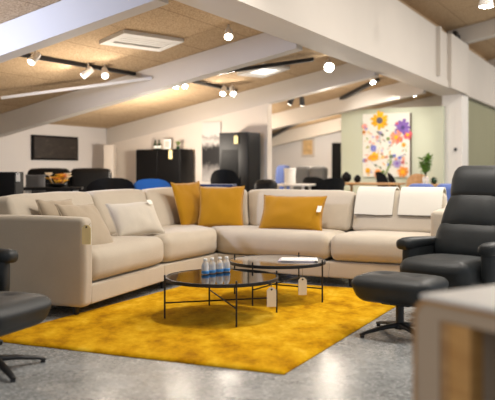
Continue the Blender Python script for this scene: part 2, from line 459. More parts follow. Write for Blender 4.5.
DN = (-.05, -.35, -1)
spotlight(32, 61, (-.3, -.6, -.7), 'white spotlight at the left end of the long black track', glow='lamp_dim')
spotlight(84, 75, (-.75, -.1, -.6), 'white spotlight turned left on the long black track', glow='lamp_dim')
spotlight(105, 75, (.2, -.7, -.6), 'white spotlight nearest the second rafter on the long black track', glow='lamp_dim')
spotlight(176, 86, (-.2, -.7, -.8), 'left lamp of the white spotlight pair left of the art panel', size=.04)
spotlight(185, 85.5, (.2, -.7, -.8), 'right lamp of the white spotlight pair left of the art panel', size=.04)
spotlight(223, 93, (-.2, -.7, -.8), 'left lamp of the white spotlight pair above the art panel', size=.045)
spotlight(233, 93, (.2, -.7, -.8), 'right lamp of the white spotlight pair above the art panel', size=.045)
spotlight(228.5, 36, (0, -.75, -.6), 'bright lamp high on the ceiling left of the girder', size=.045)
spotlight(329, 67, (0, -.85, -.4), 'largest brightest lamp glowing under the girder', size=.075)
spotlight(373, 81.5, (0, -.6, -.8), 'lamp at the upper end of the slanting dark track', size=.045)
spotlight(414, 93, (0, -.9, -.3), 'bright lamp above the sage display wall beside the column', size=.075)
spotlight(290, 103, (-.35, .3, -.8), 'left black spotlight over the far seating area', True, .05, 'lamp_dim')
spotlight(302, 104, (.05, .3, -.8), 'right black spotlight over the far seating area', True, .05, 'lamp_dim')
# lamp on the right-hand ceiling
p = at(486, 9.0, hz(6, 9.0)); t = thing('spotlight', 'white downlight under the upper ceiling at top right', 'spotlight', tuple(p))
bm = B(); lathe(bm, [(.05, .10), (.07, .09), (.09, 0), (.08, -.005)], p, 20); link('housing', bm, M['white_paint'], t, True, True, 40)
bm = B(); lathe(bm, [(.078, -.006), (.078, -.012)], p, 20); link('lens', bm, M['lamp_w'], t, False, True)
bm = B(); tube(bm, [p + V(0,0,.08), V(p.x, p.y, zr(p.dot(EV))-.002)], .012); link('stem', bm, M['white_paint'], t, True, True)
# bracket on the girder's top and the hook on the column
bm = B(); p = uv(14.3, 3.15, 3.455); mt = Matrix.Translation(p) @ Matrix.Rotation(TH, 4, 'Z'); bx(bm, -.2, .1, -.05, .1, 0, .14, mt); bx(bm, -.1, .05, -.02, .05, .14, .2, mt)
centred('mounting_bracket', bm, M['black_metal'], 'small dark bracket on top of the girder near its joint', 'bracket', None, False)

# ================================================================== RUG
rA, rB, rC = V(.187, 3.84, 0), V(.187, 3.84, 0), V(0, 0, 0)
d1 = V(math.cos(R(63.6)), math.sin(R(63.6)), 0); d2 = V(math.cos(R(156.6)), math.sin(R(156.6)), 0)
A = V(.187, 3.84, 0); W_, L_ = 2.0, 2.86
bm = B(); nx, ny = 50, 70
grid = {}
for i in range(nx+1):
    for j in range(ny+1):
        a, b = i/nx, j/ny
        p = A + d2*(W_*a) + d1*(L_*b)
        e = min(a, 1-a)*W_; f = min(b, 1-b)*L_
        z = .016*min(1, (min(e, f)+.004)/.012) + noise.noise(p*9)*.0012
        edge = (noise.noise(p*7))*.004
        grid[i, j] = bm.verts.new((p.x+edge, p.y+edge, max(z, .004)))
for i in range(nx):
    for j in range(ny): bm.faces.new((grid[i,j], grid[i+1,j], grid[i+1,j+1], grid[i,j+1]))
bm2 = [grid[i, 0] for i in range(nx+1)] + [grid[nx, j] for j in range(1, ny+1)] + [grid[i, ny] for i in range(nx-1, -1, -1)] + [grid[0, j] for j in range(ny-1, 0, -1)]
low = [bm.verts.new((v.co.x, v.co.y, .001)) for v in bm2]
for k in range(len(bm2)): bm.faces.new((bm2[k], bm2[(k+1)%len(bm2)], low[(k+1)%len(bm2)], low[k]))
bm.faces.new(low)
centred('area_rug', bm, M['rug'], 'golden yellow plush rug lying under the coffee tables', 'rug')

# ================================================================== CORNER SOFA
Fp = [V(-1.158, 5.283, 0), V(-1.114, 5.405, 0), V(-.711, 6.54, 0), V(-.2835, 7.38, 0), V(.724, 6.745, 0), V(1.548, 6.36, 0), V(1.67, 6.30, 0)]
Bp = [V(-2.08, 5.61, 0), V(-2.035, 5.735, 0), V(-1.627, 6.887, 0), V(-.784, 8.755, 0), V(1.165, 7.62, 0), V(1.963, 7.248, 0), V(2.085, 7.19, 0)]
def Z(p, z): return V(p.x, p.y, z)
sofa = thing('corner_sofa', 'large beige fabric corner sofa around the yellow rug', 'sofa', (-.5, 7.2, 0))
# arms
for nm, i, hgt in (('armrest', 0, .71), ('armrest', 5, .70)):
    f0, f1, b1, b0 = Fp[i], Fp[i+1], Bp[i+1], Bp[i]
    P = [Z(f0,.075), Z(f1,.075), Z(b1,.075), Z(b0,.075), Z(f0,hgt), Z(f1,hgt), Z(b1,hgt), Z(b0,hgt)]
    bm = B(); pad(bm, P, .035, .008, .012, 8); link(nm, bm, M['beige'], sofa, True, True)
# base plinths, one per module
for i in range(1, 5):
    f0, f1, b1, b0 = Fp[i], Fp[i+1], Bp[i+1], Bp[i]
    f0, f1 = lerp(f0, b0, .012), lerp(f1, b1, .012)
    P = [Z(f0,.08), Z(f1,.08), Z(b1,.08), Z(b0,.08), Z(f0,.225), Z(f1,.225), Z(b1,.225), Z(b0,.225)]
    bm = B(); pad(bm, P, .015, 0, 0, 3); link('base', bm, M['beige'], sofa, True, True)
# back panels
for i in range(1, 5):
    f0, f1, b1, b0 = Fp[i], Fp[i+1], Bp[i+1], Bp[i]
    g0, g1 = lerp(f0, b0, .875), lerp(f1, b1, .875)
    P = [Z(g0,.23), Z(g1,.23), Z(b1,.23), Z(b0,.23), Z(g0,.72), Z(g1,.72), Z(b1,.72), Z(b0,.72)]
    bm = B(); pad(bm, P, .035, 0, 0, 4); link('back_frame', bm, M['beige'], sofa, True, True)
# seat cushions
for i in range(1, 5):
    f0, f1, b1, b0 = Fp[i], Fp[i+1], Bp[i+1], Bp[i]
    g0, g1 = lerp(f0, b0, .86), lerp(f1, b1, .86)
    gap = (f1-f0).normalized()*.004
    zt = .475 if i < 3 else .468
    P = [Z(f0+gap,.23), Z(f1-gap,.23), Z(g1-gap,.23), Z(g0+gap,.23), Z(f0+gap,zt), Z(f1-gap,zt), Z(g1-gap,zt-.02), Z(g0+gap,zt-.02)]
    bm = B(); pad(bm, P, .075, .022, .03, 10, .004, i); link('seat_cushion', bm, M['beige'], sofa, True, True)
# back cushions
def back_pad(fa, ba, fb, bb, seed, zt=.845, bulge=.03):
    s = lambda f, b, t, z: Z(lerp(f, b, t), z)
    P = [s(fa,ba,.60,.455), s(fb,bb,.60,.455), s(fb,bb,.86,.455), s(fa,ba,.86,.455), s(fa,ba,.76,zt), s(fb,bb,.76,zt), s(fb,bb,.90,zt), s(fa,ba,.90,zt)]
    e = (P[1]-P[0]).normalized()*.006
    for k in (0, 3, 4, 7): P[k] = P[k] + e
    for k in (1, 2, 5, 6): P[k] = P[k] - e
    bm = B(); pad(bm, P, .055, .018, bulge, 9, .006, seed); link('back_cushion', bm, M['beige'], sofa, True, True)
back_pad(Fp[1], Bp[1], Fp[2], Bp[2], 1)
m1f, m1b = lerp(Fp[2], Fp[3], .5), lerp(Bp[2], Bp[3], .5)
back_pad(Fp[2], Bp[2], m1f, m1b, 2); back_pad(m1f, m1b, Fp[3], Bp[3], 3)
m2f, m2b = lerp(Fp[3], Fp[4], .388), lerp(Bp[3], Bp[4], .388)
back_pad(Fp[3], Bp[3], m2f, m2b, 4); back_pad(m2f, m2b, Fp[4], Bp[4], 5, .83)
back_pad(Fp[4], Bp[4], Fp[5], Bp[5], 6, .832, .012)
# short dark legs under the base
for i, t_, s_ in ((0, .5, .1), (0, .5, .85), (2, .1, .1), (3, .25, .12), (3, .05, .9), (4, .2, .1), (4, .2, .9), (5, .5, .1), (5, .5, .9), (2, .1, .9)):
    p = lerp(lerp(Fp[i], Fp[min(i+1,6)], t_), lerp(Bp[i], Bp[min(i+1,6)], t_), s_)
    bm = B(); tube(bm, [Z(p, .001), Z(p, .085)], [.018, .024], 10); link('leg', bm, M['black_metal'], sofa, True, True, 40)

# ------------------------------------------------------------------ scatter cushions
def scatter(name, c, right, nrm, w, h, t, mat, label, group=None, seed=0, tagside=None):
    mt = basis(c, right, nrm); n = 22
    th = thing(name, label, 'cushion', tuple(Vector(c) - V(0,0,h*.45)), 0, group)
    bm = B(); top, bot = {}, {}
    for i in range(n+1):
        for j in range(n+1):
            a, b = 2*i/n-1, 2*j/n-1
            a2, b2 = math.copysign(abs(a)**.8, a), math.copysign(abs(b)**.8, b)
            x = w/2*a2*(1-.075*(1-b2*b2)); y = h/2*b2*(1-.075*(1-a2*a2))
            prof = max(0, (1-a2**2)*(1-b2**2))**.42
            k = t/2*prof
            wr = noise.noise(V(x*7+seed, y*7, seed))*.012*prof + noise.noise(V(x*16+seed, y*10, seed))*.006
            sag = -.02*(1-(y/h+.5))*prof
            top[i,j] = bm.verts.new(mt @ V(x, y+wr*.6, k+wr-sag))
            if i in (0, n) or j in (0, n): bot[i,j] = top[i,j]
            else: bot[i,j] = bm.verts.new(mt @ V(x, y, -k+wr))
    for i in range(n):
        for j in range(n):
            bm.faces.new((top[i,j], top[i+1,j], top[i+1,j+1], top[i,j+1]))
            q = [bot[i,j], bot[i,j+1], bot[i+1,j+1], bot[i+1,j]]
            try: bm.faces.new(q)
            except ValueError: pass
    link('cover', bm, mat, th, True, True)
    ring = [top[i,0].co.copy() if False else None for i in range(0)]
    # piped edge
    pts = []
    def e(a, b):
        a2, b2 = math.copysign(abs(a)**.8, a), math.copysign(abs(b)**.8, b)
        x = w/2*a2*(1-.075*(1-b2*b2)); y = h/2*b2*(1-.075*(1-a2*a2))
        wr = noise.noise(V(x*16+seed, y*10, seed))*.006
        return mt @ V(x, y+wr*.6, wr)
    for k in range(n): pts.append(e(2*k/n-1, -1))
    for k in range(n): pts.append(e(1, 2*k/n-1))
    for k in range(n): pts.append(e(1-2*k/n, 1))
    for k in range(n): pts.append(e(-1, 1-2*k/n))
    pts.append(pts[0])
    bm = B(); tube(bm, pts, .004, 6, False); link('edge_seam', bm, mat, th, True, True)
    if tagside:
        x, y, l = tagside
        bm = B(); bx(bm, -.022, .022, -l, 0, -.001, .001, mt @ Matrix.Translation(V(x, y, t*.42)) @ Matrix.Rotation(R(-12), 4, 'X')); link('care_tag', bm, M['tag_white'], th, False, True)
    return th
g = 'beige cushions heaped by the left arm'
scatter('scatter_cushion', (-1.735, 6.06, .645), (.5, .86, 0), (.86, -.5, .38), .44, .42, .13, M['beige_light'], 'palest cushion with a paper tag, rearmost of the three by the left sofa arm', g, 3, (.02, .17, .1))
scatter('scatter_cushion', (-1.47, 5.93, .625), (.55, .83, 0), (.83, -.5, .45), .38, .42, .14, M['beige_dark'], 'darker sand cushion in the middle of the three by the left sofa arm', g, 5)
scatter('scatter_cushion', (-1.245, 5.80, .60), (.5, .86, .0), (.86, -.42, .62), .46, .44, .14, M['beige_dark'], 'sand cushion leaning nearest the seat front beside the left sofa arm', g, 8)
scatter('lumbar_cushion', (-.985, 6.60, .62), (.84, .50, .17), (.58, -.64, .55), .50, .34, .13, M['beige_light'], 'pale beige oblong cushion lying alone on the left seat', None, 11, (.17, .15, .05))
gy = 'ochre cushions in the sofa corner'
scatter('scatter_cushion', (-.60, 7.93, .685), (.62, .78, .04), (.78, -.58, .30), .46, .50, .12, M['ochre'], 'ochre square cushion in the sofa corner, partly behind another', gy, 14)
scatter('scatter_cushion', (-.275, 7.80, .665), (.995, -.06, .0), (-.10, -.93, .36), .48, .46, .13, M['ochre'], 'ochre square cushion in front in the sofa corner, facing out', gy, 17)
scatter('lumbar_cushion', (.435, 7.30, .63), (.90, -.40, 0), (-.36, -.82, .42), .66, .37, .13, M['ochre'], 'wide ochre oblong cushion alone on the right seat', None, 21, (.29, .06, .07))

# ------------------------------------------------------------------ throws over the back of the right module
def throw(t0, t1, label, seed):
    prof = [(.642,.625), (.66,.675), (.688,.735), (.715,.79), (.738,.832), (.765,.860), (.80,.870), (.84,.872), (.88,.866), (.91,.846), (.925,.81), (.93,.75)]
    n = 14; bm = B(); up = {}; dn = {}
    for i in range(n+1):
        t = t0 + (t1-t0)*i/n
        for j, (s, z) in enumerate(prof):
            sh = .004*(len(prof)-1-j)/len(prof)
            f, b = lerp(Fp[4], Fp[5], t), lerp(Bp[4], Bp[5], t)
            p = lerp(f, b, s); p.z = z
            p = p + noise.noise_vector(p*5+V(seed,0,0))*.006 * (1 if j < 5 else .3)
            nn = V(0,0,1) if 5 <= j <= 9 else ((f-b).normalized() if j < 5 else (b-f).normalized())
            up[i,j] = bm.verts.new(p + nn*.014); dn[i,j] = bm.verts.new(p)
    m = len(prof)-1
    for i in range(n):
        for j in range(m):
            bm.faces.new((up[i,j], up[i+1,j], up[i+1,j+1], up[i,j+1])); bm.faces.new((dn[i,j], dn[i,j+1], dn[i+1,j+1], dn[i+1,j]))
        bm.faces.new((up[i,0], dn[i,0], dn[i+1,0], up[i+1,0])); bm.faces.new((up[i,m], up[i+1,m], dn[i+1,m], dn[i,m]))
    for j in range(m):
        bm.faces.new((up[0,j], up[0,j+1], dn[0,j+1], dn[0,j])); bm.faces.new((up[n,j], dn[n,j], dn[n,j+1], up[n,j+1]))
    pts = [(up[i,0].co+dn[i,0].co)/2 for i in range(n+1)]
    c = sum((v.co for v in bm.verts), V(0,0,0))/len(bm.verts)
    th = thing('throw_blanket', label, 'blanket', (c.x, c.y, .60), 0, 'white throws over the sofa back')
    link('cloth', bm, M['throw'], th, True, True, 50)
    bm = B(); tube(bm, [p - V(0,0,.006) for p in pts], .0055, 6); link('hem', bm, M['throw_edge'], th, True, True)
throw(.04, .46, 'left white folded throw over the sofa back, away from the recliner', 2)
throw(.52, .97, 'right white folded throw over the sofa back, next to the recliner', 9)

# ------------------------------------------------------------------ hanging price tags
def price_tag(top, hook, right, w, h, label, mat, group=None):
    top = Vector(top); right = Vector(right).normalized(); nrm = right.cross(V(0,0,1)).normalized()
    th = thing('price_tag', label, 'price tag', tuple(top), 0, group)
    mt = Matrix((right, nrm, V(0,0,1))).transposed().to_4x4(); mt.translation = top
    bm = B(); c = w*.28
    pts = [(-w/2, -h), (w/2, -h), (w/2, -c), (w/2-c, 0), (-w/2+c, 0), (-w/2, -c)]
    a = [bm.verts.new(mt @ V(x, -.0015, z)) for x, z in pts]; b = [bm.verts.new(mt @ V(x, .0015, z)) for x, z in pts]
    bm.faces.new(a); bm.faces.new(b)
    for i in range(6): bm.faces.new((a[i], a[(i+1)%6], b[(i+1)%6], b[i]))
    link('card', bm, mat, th, False, True)
    bm = B(); lathe(bm, [(.003, -.003), (.007, -.003), (.007, .003), (.003, .003)], V(0,0,0), 10, mt @ Matrix.Translation(V(0,0,-.014)) @ Matrix.Rotation(R(90), 4, 'X'))
    link('eyelet', bm, M['black_metal'], th, True, True)
    bm = B(); tube(bm, [mt @ V(0, -.004, -.014), lerp(mt @ V(0,-.004,-.014), Vector(hook), .5)+V(0,0,-.004), Vector(hook)], .0018, 6); link('string', bm, M['string'], th, True, True)
p = at(86.5, 5.245, hz(225, 5.245)); price_tag(p, p + V(.01, .09, .008), (.95, -.3, 0), .068, .135, 'cream price tag hanging on the front of the left sofa arm', M['tag'])

# ================================================================== COFFEE TABLES
def coffee_table(c, Rr, h, ang, glass_mat, label):
    t = thing('coffee_table', label, 'coffee table', (c[0], c[1], 0.017), 0, 'round coffee tables on the yellow rug')
    C0 = V(c[0], c[1], 0)
    bm = B(); lathe(bm, [(Rr-.012, h-.026), (Rr, h-.024), (Rr, h-.002), (Rr-.003, h), (Rr-.012, h), (Rr-.012, h-.006)], C0, 72)
    link('rim', bm, M['black_metal'], t, True, True, 35)
    bm = B(); lathe(bm, [(Rr-.0125, h-.012), (Rr-.0125, h-.002)], C0, 72); link('glass_top', bm, glass_mat, t, True, True, 35)
    ends = []
    for k in range(4):
        a = R(ang + 90*k); d = V(math.cos(a), math.sin(a), 0)
        q = C0 + d*(Rr+.007)
        bm = B(); tube(bm, [Z(q, .017), Z(q, h+.022)], .0065, 10); link('leg', bm, M['black_metal'], t, True, True, 40)
        ends.append(q)
    for k in range(2):
        z = .125 + .012*k
        bm = B(); tube(bm, [Z(ends[k], z), Z(ends[k+2], z)], .0055, 8); link('crossbar', bm, M['black_metal'], t, True, True, 40)
    return t
TN, TF = (-.182, 5.33), (.238, 6.05)
coffee_table(TN, .402, .298, 15.5, M['smoke_glass'], 'nearer round coffee table with a bronze glass top holding the bottles')
coffee_table(TF, .392, .325, -30, M['grey_glass'], 'farther round coffee table with a grey glass top holding a magazine')
def rim_pt(c, Rr, px):                        # front rim point seen at a column
    best = None
    for k in range(720):
        a = R(k*.5); q = V(c[0]+math.cos(a)*Rr, c[1]+math.sin(a)*Rr, 0)
        if q.y < c[1]+.1:
            e = abs(CX + q.x/q.y*F - px)
            if best is None or e < best[0]: best = (e, q)
    return best[1]
q = rim_pt(TN, .412, 271.5); price_tag(Z(q, .252)+V(0,-.006,0), Z(q,.285), (1, .15, 0), .064, .132, 'white price tag hanging from the nearer coffee table', M['tag_white'])
q = rim_pt(TF, .402, 302.5); price_tag(Z(q, .235)+V(0,-.006,0), Z(q,.305), (1, .1, 0), .064, .132, 'white price tag hanging from the farther coffee table', M['tag_white'])
# bottles
def bottle(px, Y, label):
    p = at(px, Y, .2965)
    t = thing('water_bottle', label, 'bottle', tuple(p), 0, 'small water bottles on the coffee table')
    bm = B(); lathe(bm, [(.022,0), (.0275,.004), (.028,.02), (.0265,.028), (.028,.036), (.0275,.058), (.022,.078), (.013,.092), (.012,.104)], p, 18); link('body', bm, M['clear'], t, True, True)
    bm = B(); lathe(bm, [(.0282,.006), (.0287,.008), (.0287,.024), (.0282,.026)], p, 18); link('paper_label', bm, M['label_blue'], t, True, True)
    bm = B(); lathe(bm, [(.0145,.098), (.015,.100), (.015,.112), (.013,.114)], p, 14); link('cap', bm, M['white_gloss'], t, True, True)
bottle(205.3, 5.42, 'clear bottle with a blue band, front left of the four on the nearer coffee table')
bottle(212.0, 5.47, 'clear bottle with a blue band, second from left on the nearer coffee table')
bottle(219.6, 5.52, 'clear bottle with a blue band, third from left on the nearer coffee table')
bottle(226.4, 5.56, 'clear bottle with a blue band, farthest right on the nearer coffee table')
# magazine, slightly fanned
c = at(297, 6.03, .3232); t = thing('magazine', 'white magazine lying flat on the farther coffee table', 'magazine', tuple(c))
for k, (rz, dx, m_) in enumerate(((-8, 0, 'paper_lilac'), (-3, .02, 'paper'))):
    mt = Matrix.Translation(c + V(dx, 0, .006*k)) @ Matrix.Rotation(R(rz), 4, 'Z')
    bm = B(); bx(bm, -.145, .145, -.105, .105, .0005, .006, mt); link('cover' if k == 0 else 'pages', bm, M[m_], t, False, True)

# ================================================================== RECLINERS AND OTTOMANS
def star_base(t, n, rad, hub_top, a0=0.0):
    bm = B(); lathe(bm, [(.035, .035), (.04, .045), (.032, .07), (.026, .075), (.026, hub_top)], V(0,0,0), 20); link('column', bm, M['black_metal'], t, True, False, 40)
    for k in range(n):
        a = a0 + 2*math.pi*k/n; d = V(math.cos(a), math.sin(a), 0)
        bm = B(); s = V(-d.y, d.x, 0)
        secs = []
        for q, hw, zc_, hh in ((.02, .026, .062, .016), (.4, .022, .052, .013), (.8, .019, .032, .010), (.97, .017, .020, .008), (1, .012, .018, .005)):
            secs.append((d*(rad*q) + V(0,0,zc_), s*hw, V(0,0,hh)))
        loft(bm, secs, 12, .7); link('foot', bm, M['black_metal'], t, True, False, 50)
        bm = B(); lathe(bm, [(.012, 0.0), (.014, .002), (.013, .012)], d*(rad*.95), 12); link('glide', bm, M['black_metal'], t, True, False, 40)
def recliner(label, loc, rz, seat_front=-.35, group='black leather recliners'):
    t = thing('recliner_chair', label, 'recliner', loc, rz, group); Lm = M['leather']
    star_base(t, 5, .31, .26, .3)
    # seat: thick pad with a rolled front edge
    f = seat_front
    P = [V(-.262, f+.03, .24), V(.262, f+.03, .24), V(.25, .26, .22), V(-.25, .26, .22), V(-.262, f, .435), V(.262, f, .435), V(.25, .26, .405), V(-.25, .26, .405)]
    bm = B(); pad(bm, P, .07, .03, .03, 8, .004, 3); link('seat', bm, Lm, t)
    bm = B(); bx(bm, -.24, .24, f+.10, .25, .205, .245, None, .015); link('seat_frame', bm, M['black_metal'], t)
    X = lambda w: V(w, 0, 0)
    def sec(y, z, w, th, tilt):
        a = R(tilt); return (V(0, y, z), X(w), V(0, math.cos(a), math.sin(a))*th)
    # lumbar part, shoulder part, head part
    bm = B(); loft(bm, [sec(.175,.36,.20,.03,-8), sec(.18,.38,.265,.075,-8), sec(.205,.48,.275,.090,-10), sec(.235,.57,.268,.088,-15), sec(.258,.625,.258,.078,-17), sec(.27,.66,.22,.04,-17)], 36, .55)
    link('lumbar_pad', bm, Lm, t)
    bm = B(); loft(bm, [sec(.248,.575,.22,.03,-18), sec(.252,.595,.256,.076,-18), sec(.29,.70,.240,.090,-19), sec(.335,.80,.222,.088,-20), sec(.375,.88,.20,.065,-20), sec(.38,.895,.17,.03,-20)], 44, .55)
    for v_ in bm.verts:      # soft pulled folds at the outer edges
        v_.co.y += .008*math.sin(v_.co.z*70 + abs(v_.co.x)*44)*min(1, max(0, abs(v_.co.x)-.08)/.1)
    link('back_pad', bm, Lm, t)
    bm = B(); loft(bm, [sec(.37,.80,.19,.035,-14), sec(.37,.812,.214,.088,-14), sec(.385,.87,.222,.110,-12), sec(.41,.97,.222,.106,-8), sec(.43,1.035,.214,.092,-5), sec(.438,1.07,.192,.066,-3), sec(.44,1.085,.16,.03,0)], 40, .5)
    link('headrest', bm, Lm, t)
    bm = B(); loft(bm, [sec(.29,.30,.18,.02,-8), sec(.30,.33,.235,.022,-8), sec(.36,.62,.235,.022,-12), sec(.47,.92,.19,.022,-14), sec(.48,.95,.15,.015,-14)], 30, .5)
    link('back_shell', bm, Lm, t)
    for s in (-1, 1):
        # arm: upright padded panel that rolls outward into a broad top
        bm = B(); secs = []
        for y, z0, z1, o, w in ((-.195, .30, .50, .30, .020), (-.185, .27, .53, .30, .036), (-.08, .25, .535, .302, .040), (.08, .25, .53, .302, .040), (.22, .27, .52, .295, .036), (.26, .32, .50, .29, .02)):
            secs.append((V(s*o, y, (z0+z1)/2), V(w, 0, 0), V(0, 0, (z1-z0)/2)))
        loft(bm, secs, 28, .6); link('arm_panel', bm, Lm, t)
        bm = B(); secs = []
        for y, z, w, hh, o in ((-.235, .515, .03, .018, .312), (-.225, .513, .052, .038, .312), (-.17, .515, .058, .046, .31), (-.08, .518, .058, .042, .31), (.10, .515, .050, .036, .305), (.28, .51, .042, .030, .295), (.31, .508, .02, .015, .29)):
            secs.append((V(s*o, y, z), V(w, 0, 0), V(0, 0, hh)))
        loft(bm, secs, 24, .75); link('armrest', bm, Lm, t)
    return t
recliner('black leather recliner with a tall headrest at right beside the sofa', (1.50, 5.37, 0), R(-42), -.41)
recliner('black leather chair whose armrest enters the photo at the left edge', (-1.77, 4.43, 0), R(70), -.20)
def ottoman(label, loc, rz):
    t = thing('ottoman', label, 'footstool', loc, rz, 'black leather footstools')
    P = [V(-.235, -.165, .205), V(.235, -.165, .205), V(.235, .165, .205), V(-.235, .165, .205), V(-.285, -.215, .365), V(.285, -.215, .365), V(.285, .215, .365), V(-.285, .215, .365)]
    bm = B(); pad(bm, P, .062, .022, .018, 12, .0)
    for v_ in bm.verts:      # two stitched dimples
        if v_.co.z > .35:
            for cx in (-.10, .10):
                d = math.hypot(v_.co.x-cx, v_.co.y); v_.co.z -= .022*math.exp(-(d/.045)**2)
    link('cushion', bm, M['leather'], t)
    for cx in (-.10, .10):
        bm = B(); lathe(bm, [(.010, .360), (.012, .364), (.006, .368)], V(cx, 0, 0), 12); link('button', bm, M['leather'], t)
    bm = B(); bx(bm, -.10, .10, -.07, .07, .19, .212, None, .008); link('mount_plate', bm, M['black_metal'], t)
    star_base(t, 4, .285, .20, R(58)); return t
ottoman('black leather footstool on a star base in front of the right recliner', (.975, 4.80, 0), R(-38))
ottoman('black leather footstool cut off by the left edge of the photo', (-1.33, 3.93, 0), R(70))

# ================================================================== FOREGROUND DESK
K = V(.418, 1.885, 0); e1 = V(.54, -.842, 0).normalized(); e2 = V(.842, .54, 0).normalized()
dk = thing('desk', 'white topped desk with rounded corner and wooden inner panel, blurred in the foreground', 'desk', tuple(K))
DM = Matrix((e1, e2, V(0,0,1))).transposed().to_4x4(); DM.translation = K
HT, TT, LN, DP = .742, .055, 1.25, .70
# bent frame: one side panel turning through a round corner into the top, and the far side panel
bm = B(); r_o = .045; th_ = .085
outer = [(0, .001), (0, HT-.012-r_o)] + [(r_o-r_o*math.cos(R(a)), HT-.012-r_o+r_o*math.sin(R(a))) for a in (15, 30, 45, 60, 75)] + [(r_o, HT-.012), (LN-r_o, HT-.012)] + [(LN-r_o+r_o*math.sin(R(a)), HT-.012-r_o+r_o*math.cos(R(a))) for a in (15, 30, 45, 60, 75)] + [(LN, HT-.012-r_o), (LN, .001)]
half = len(outer)//2
inner = [(th_, min(z, HT-TT)) if k == 0 else (th_, HT-TT) for k, (x, z) in enumerate(outer[:half])] + [(LN-th_, HT-TT)]*(len(outer)-half-1) + [(LN-th_, .001)]
rows = [[bm.verts.new(DM @ V(x, y, z)) for x, z in pp] for pp, y in ((outer, 0), (inner, 0), (inner, DP), (outer, DP))]
for i in range(len(outer)-1):
    for k in range(4):
        p_, q_ = rows[k], rows[(k+1) % 4]
        bm.faces.new((p_[i], p_[i+1], q_[i+1], q_[i]))
for i in (0, len(outer)-1): bm.faces.new([rows[k][i] for k in range(4)])
bmesh.ops.remove_doubles(bm, verts=bm.verts, dist=1e-5)
link('frame', bm, M['desk_side'], dk, True, True, 30)
bm = B(); bx(bm, r_o*.5, LN-r_o*.5, -.004, DP+.004, HT-.0118, HT, DM, .004); link('top_sheet', bm, M['laminate'], dk, True, True, 40)
bm = B(); rim_ = outer; k_ = .009           # oak lipping round the front edge
cen = [V(min(max(x, .045), LN-.045), min(z, HT-.057)) if False else (x + (k_ if x < .05 else (-k_ if x > LN-.05 else 0)), z - (k_ if z > HT-.06 else 0)) for x, z in rim_]
lo = [[bm.verts.new(DM @ V(x, y, z)) for x, z in rim_] for y in (-.003, -.0002)]; li = [[bm.verts.new(DM @ V(x, y, z)) for x, z in cen] for y in (-.003, -.0002)]
for i in range(len(rim_)-1):
    bm.faces.new((lo[0][i], lo[0][i+1], li[0][i+1], li[0][i])); bm.faces.new((lo[1][i], li[1][i], li[1][i+1], lo[1][i+1]))
    bm.faces.new((lo[0][i], lo[1][i], lo[1][i+1], lo[0][i+1])); bm.faces.new((li[0][i], li[0][i+1], li[1][i+1], li[1][i]))
link('edge_band', bm, M['oak'], dk, False, True)
bm = B(); bx(bm, th_+.002, th_+.026, .004, DP-.02, .03, HT-TT-.002, DM); link('side_lining', bm, M['oak'], dk, False, True)
bm = B(); bx(bm, th_+.027, th_+.092, .002, .05, .03, HT-TT-.002, DM, .004); link('front_post', bm, M['oak_orange'], dk, True, True, 40)
bm = B(); bx(bm, th_+.027, th_+.092, .0505, DP-.02, .03, HT-TT-.002, DM); link('inner_panel', bm, M['desk_side'], dk, False, True)
bm = B(); bx(bm, th_+.11, LN-th_-.002, DP-.06, DP-.03, .03, HT-TT-.002, DM); link('back_panel', bm, M['grey_fab'], dk, False, True)

# ================================================================== BACKGROUND FURNITURE
ROT_V = TH - R(90)           # furniture square to the gable wall: local x runs along the wall, local -y faces us
def cabinet(name, label, c, w, d, h, rz, mat, doors=2, niches=None, legs=.06, cat='cabinet', group=None):
    t = thing(name, label, cat, tuple(c), rz, group)
    if niches:
        bm = B(); s = .03
        bx(bm, -w/2, -w/2+s, -d/2, d/2, legs, h); bx(bm, w/2-s, w/2, -d/2, d/2, legs, h); bx(bm, -w/2+s, w/2-s, d/2-s, d/2, legs, h)
        zs = [legs] + [z for pr in niches for z in pr] + [h]
        for k in range(0, len(zs), 2): bx(bm, -w/2+s, w/2-s, -d/2, d/2-s, zs[k], zs[k+1])
        link('body', bm, mat, t, False)
    else:
        bm = B(); bx(bm, -w/2, w/2, -d/2+.022, d/2, legs, h, None, .006); link('body', bm, mat, t, True, False, 40)
    for k in range(doors):
        x0, x1 = lerp(-w/2, w/2, k/doors)+.006, lerp(-w/2, w/2, (k+1)/doors)-.006
        bm = B(); bx(bm, x0, x1, -d/2-.0, -d/2+.020, legs+.012, h-.012, None, .004); dr = link('door', bm, mat, t, True, False, 40)
        hx = x1-.04 if k % 2 == 0 else x0+.04
        bm = B(); bx(bm, hx-.008, hx+.008, -d/2-.018, -d/2-.001, h*.5, h*.5+.12, None, .004); link('handle', bm, M['black_metal'], dr, True, False, 40)
    for sx in (-1, 1):
        for sy in (-1, 1):
            bm = B(); bx(bm, sx*(w/2-.05)-.02, sx*(w/2-.05)+.02, sy*(d/2-.06)-.02, sy*(d/2-.06)+.02, 0, legs); link('leg', bm, M['black_metal'], t, False)
    return t
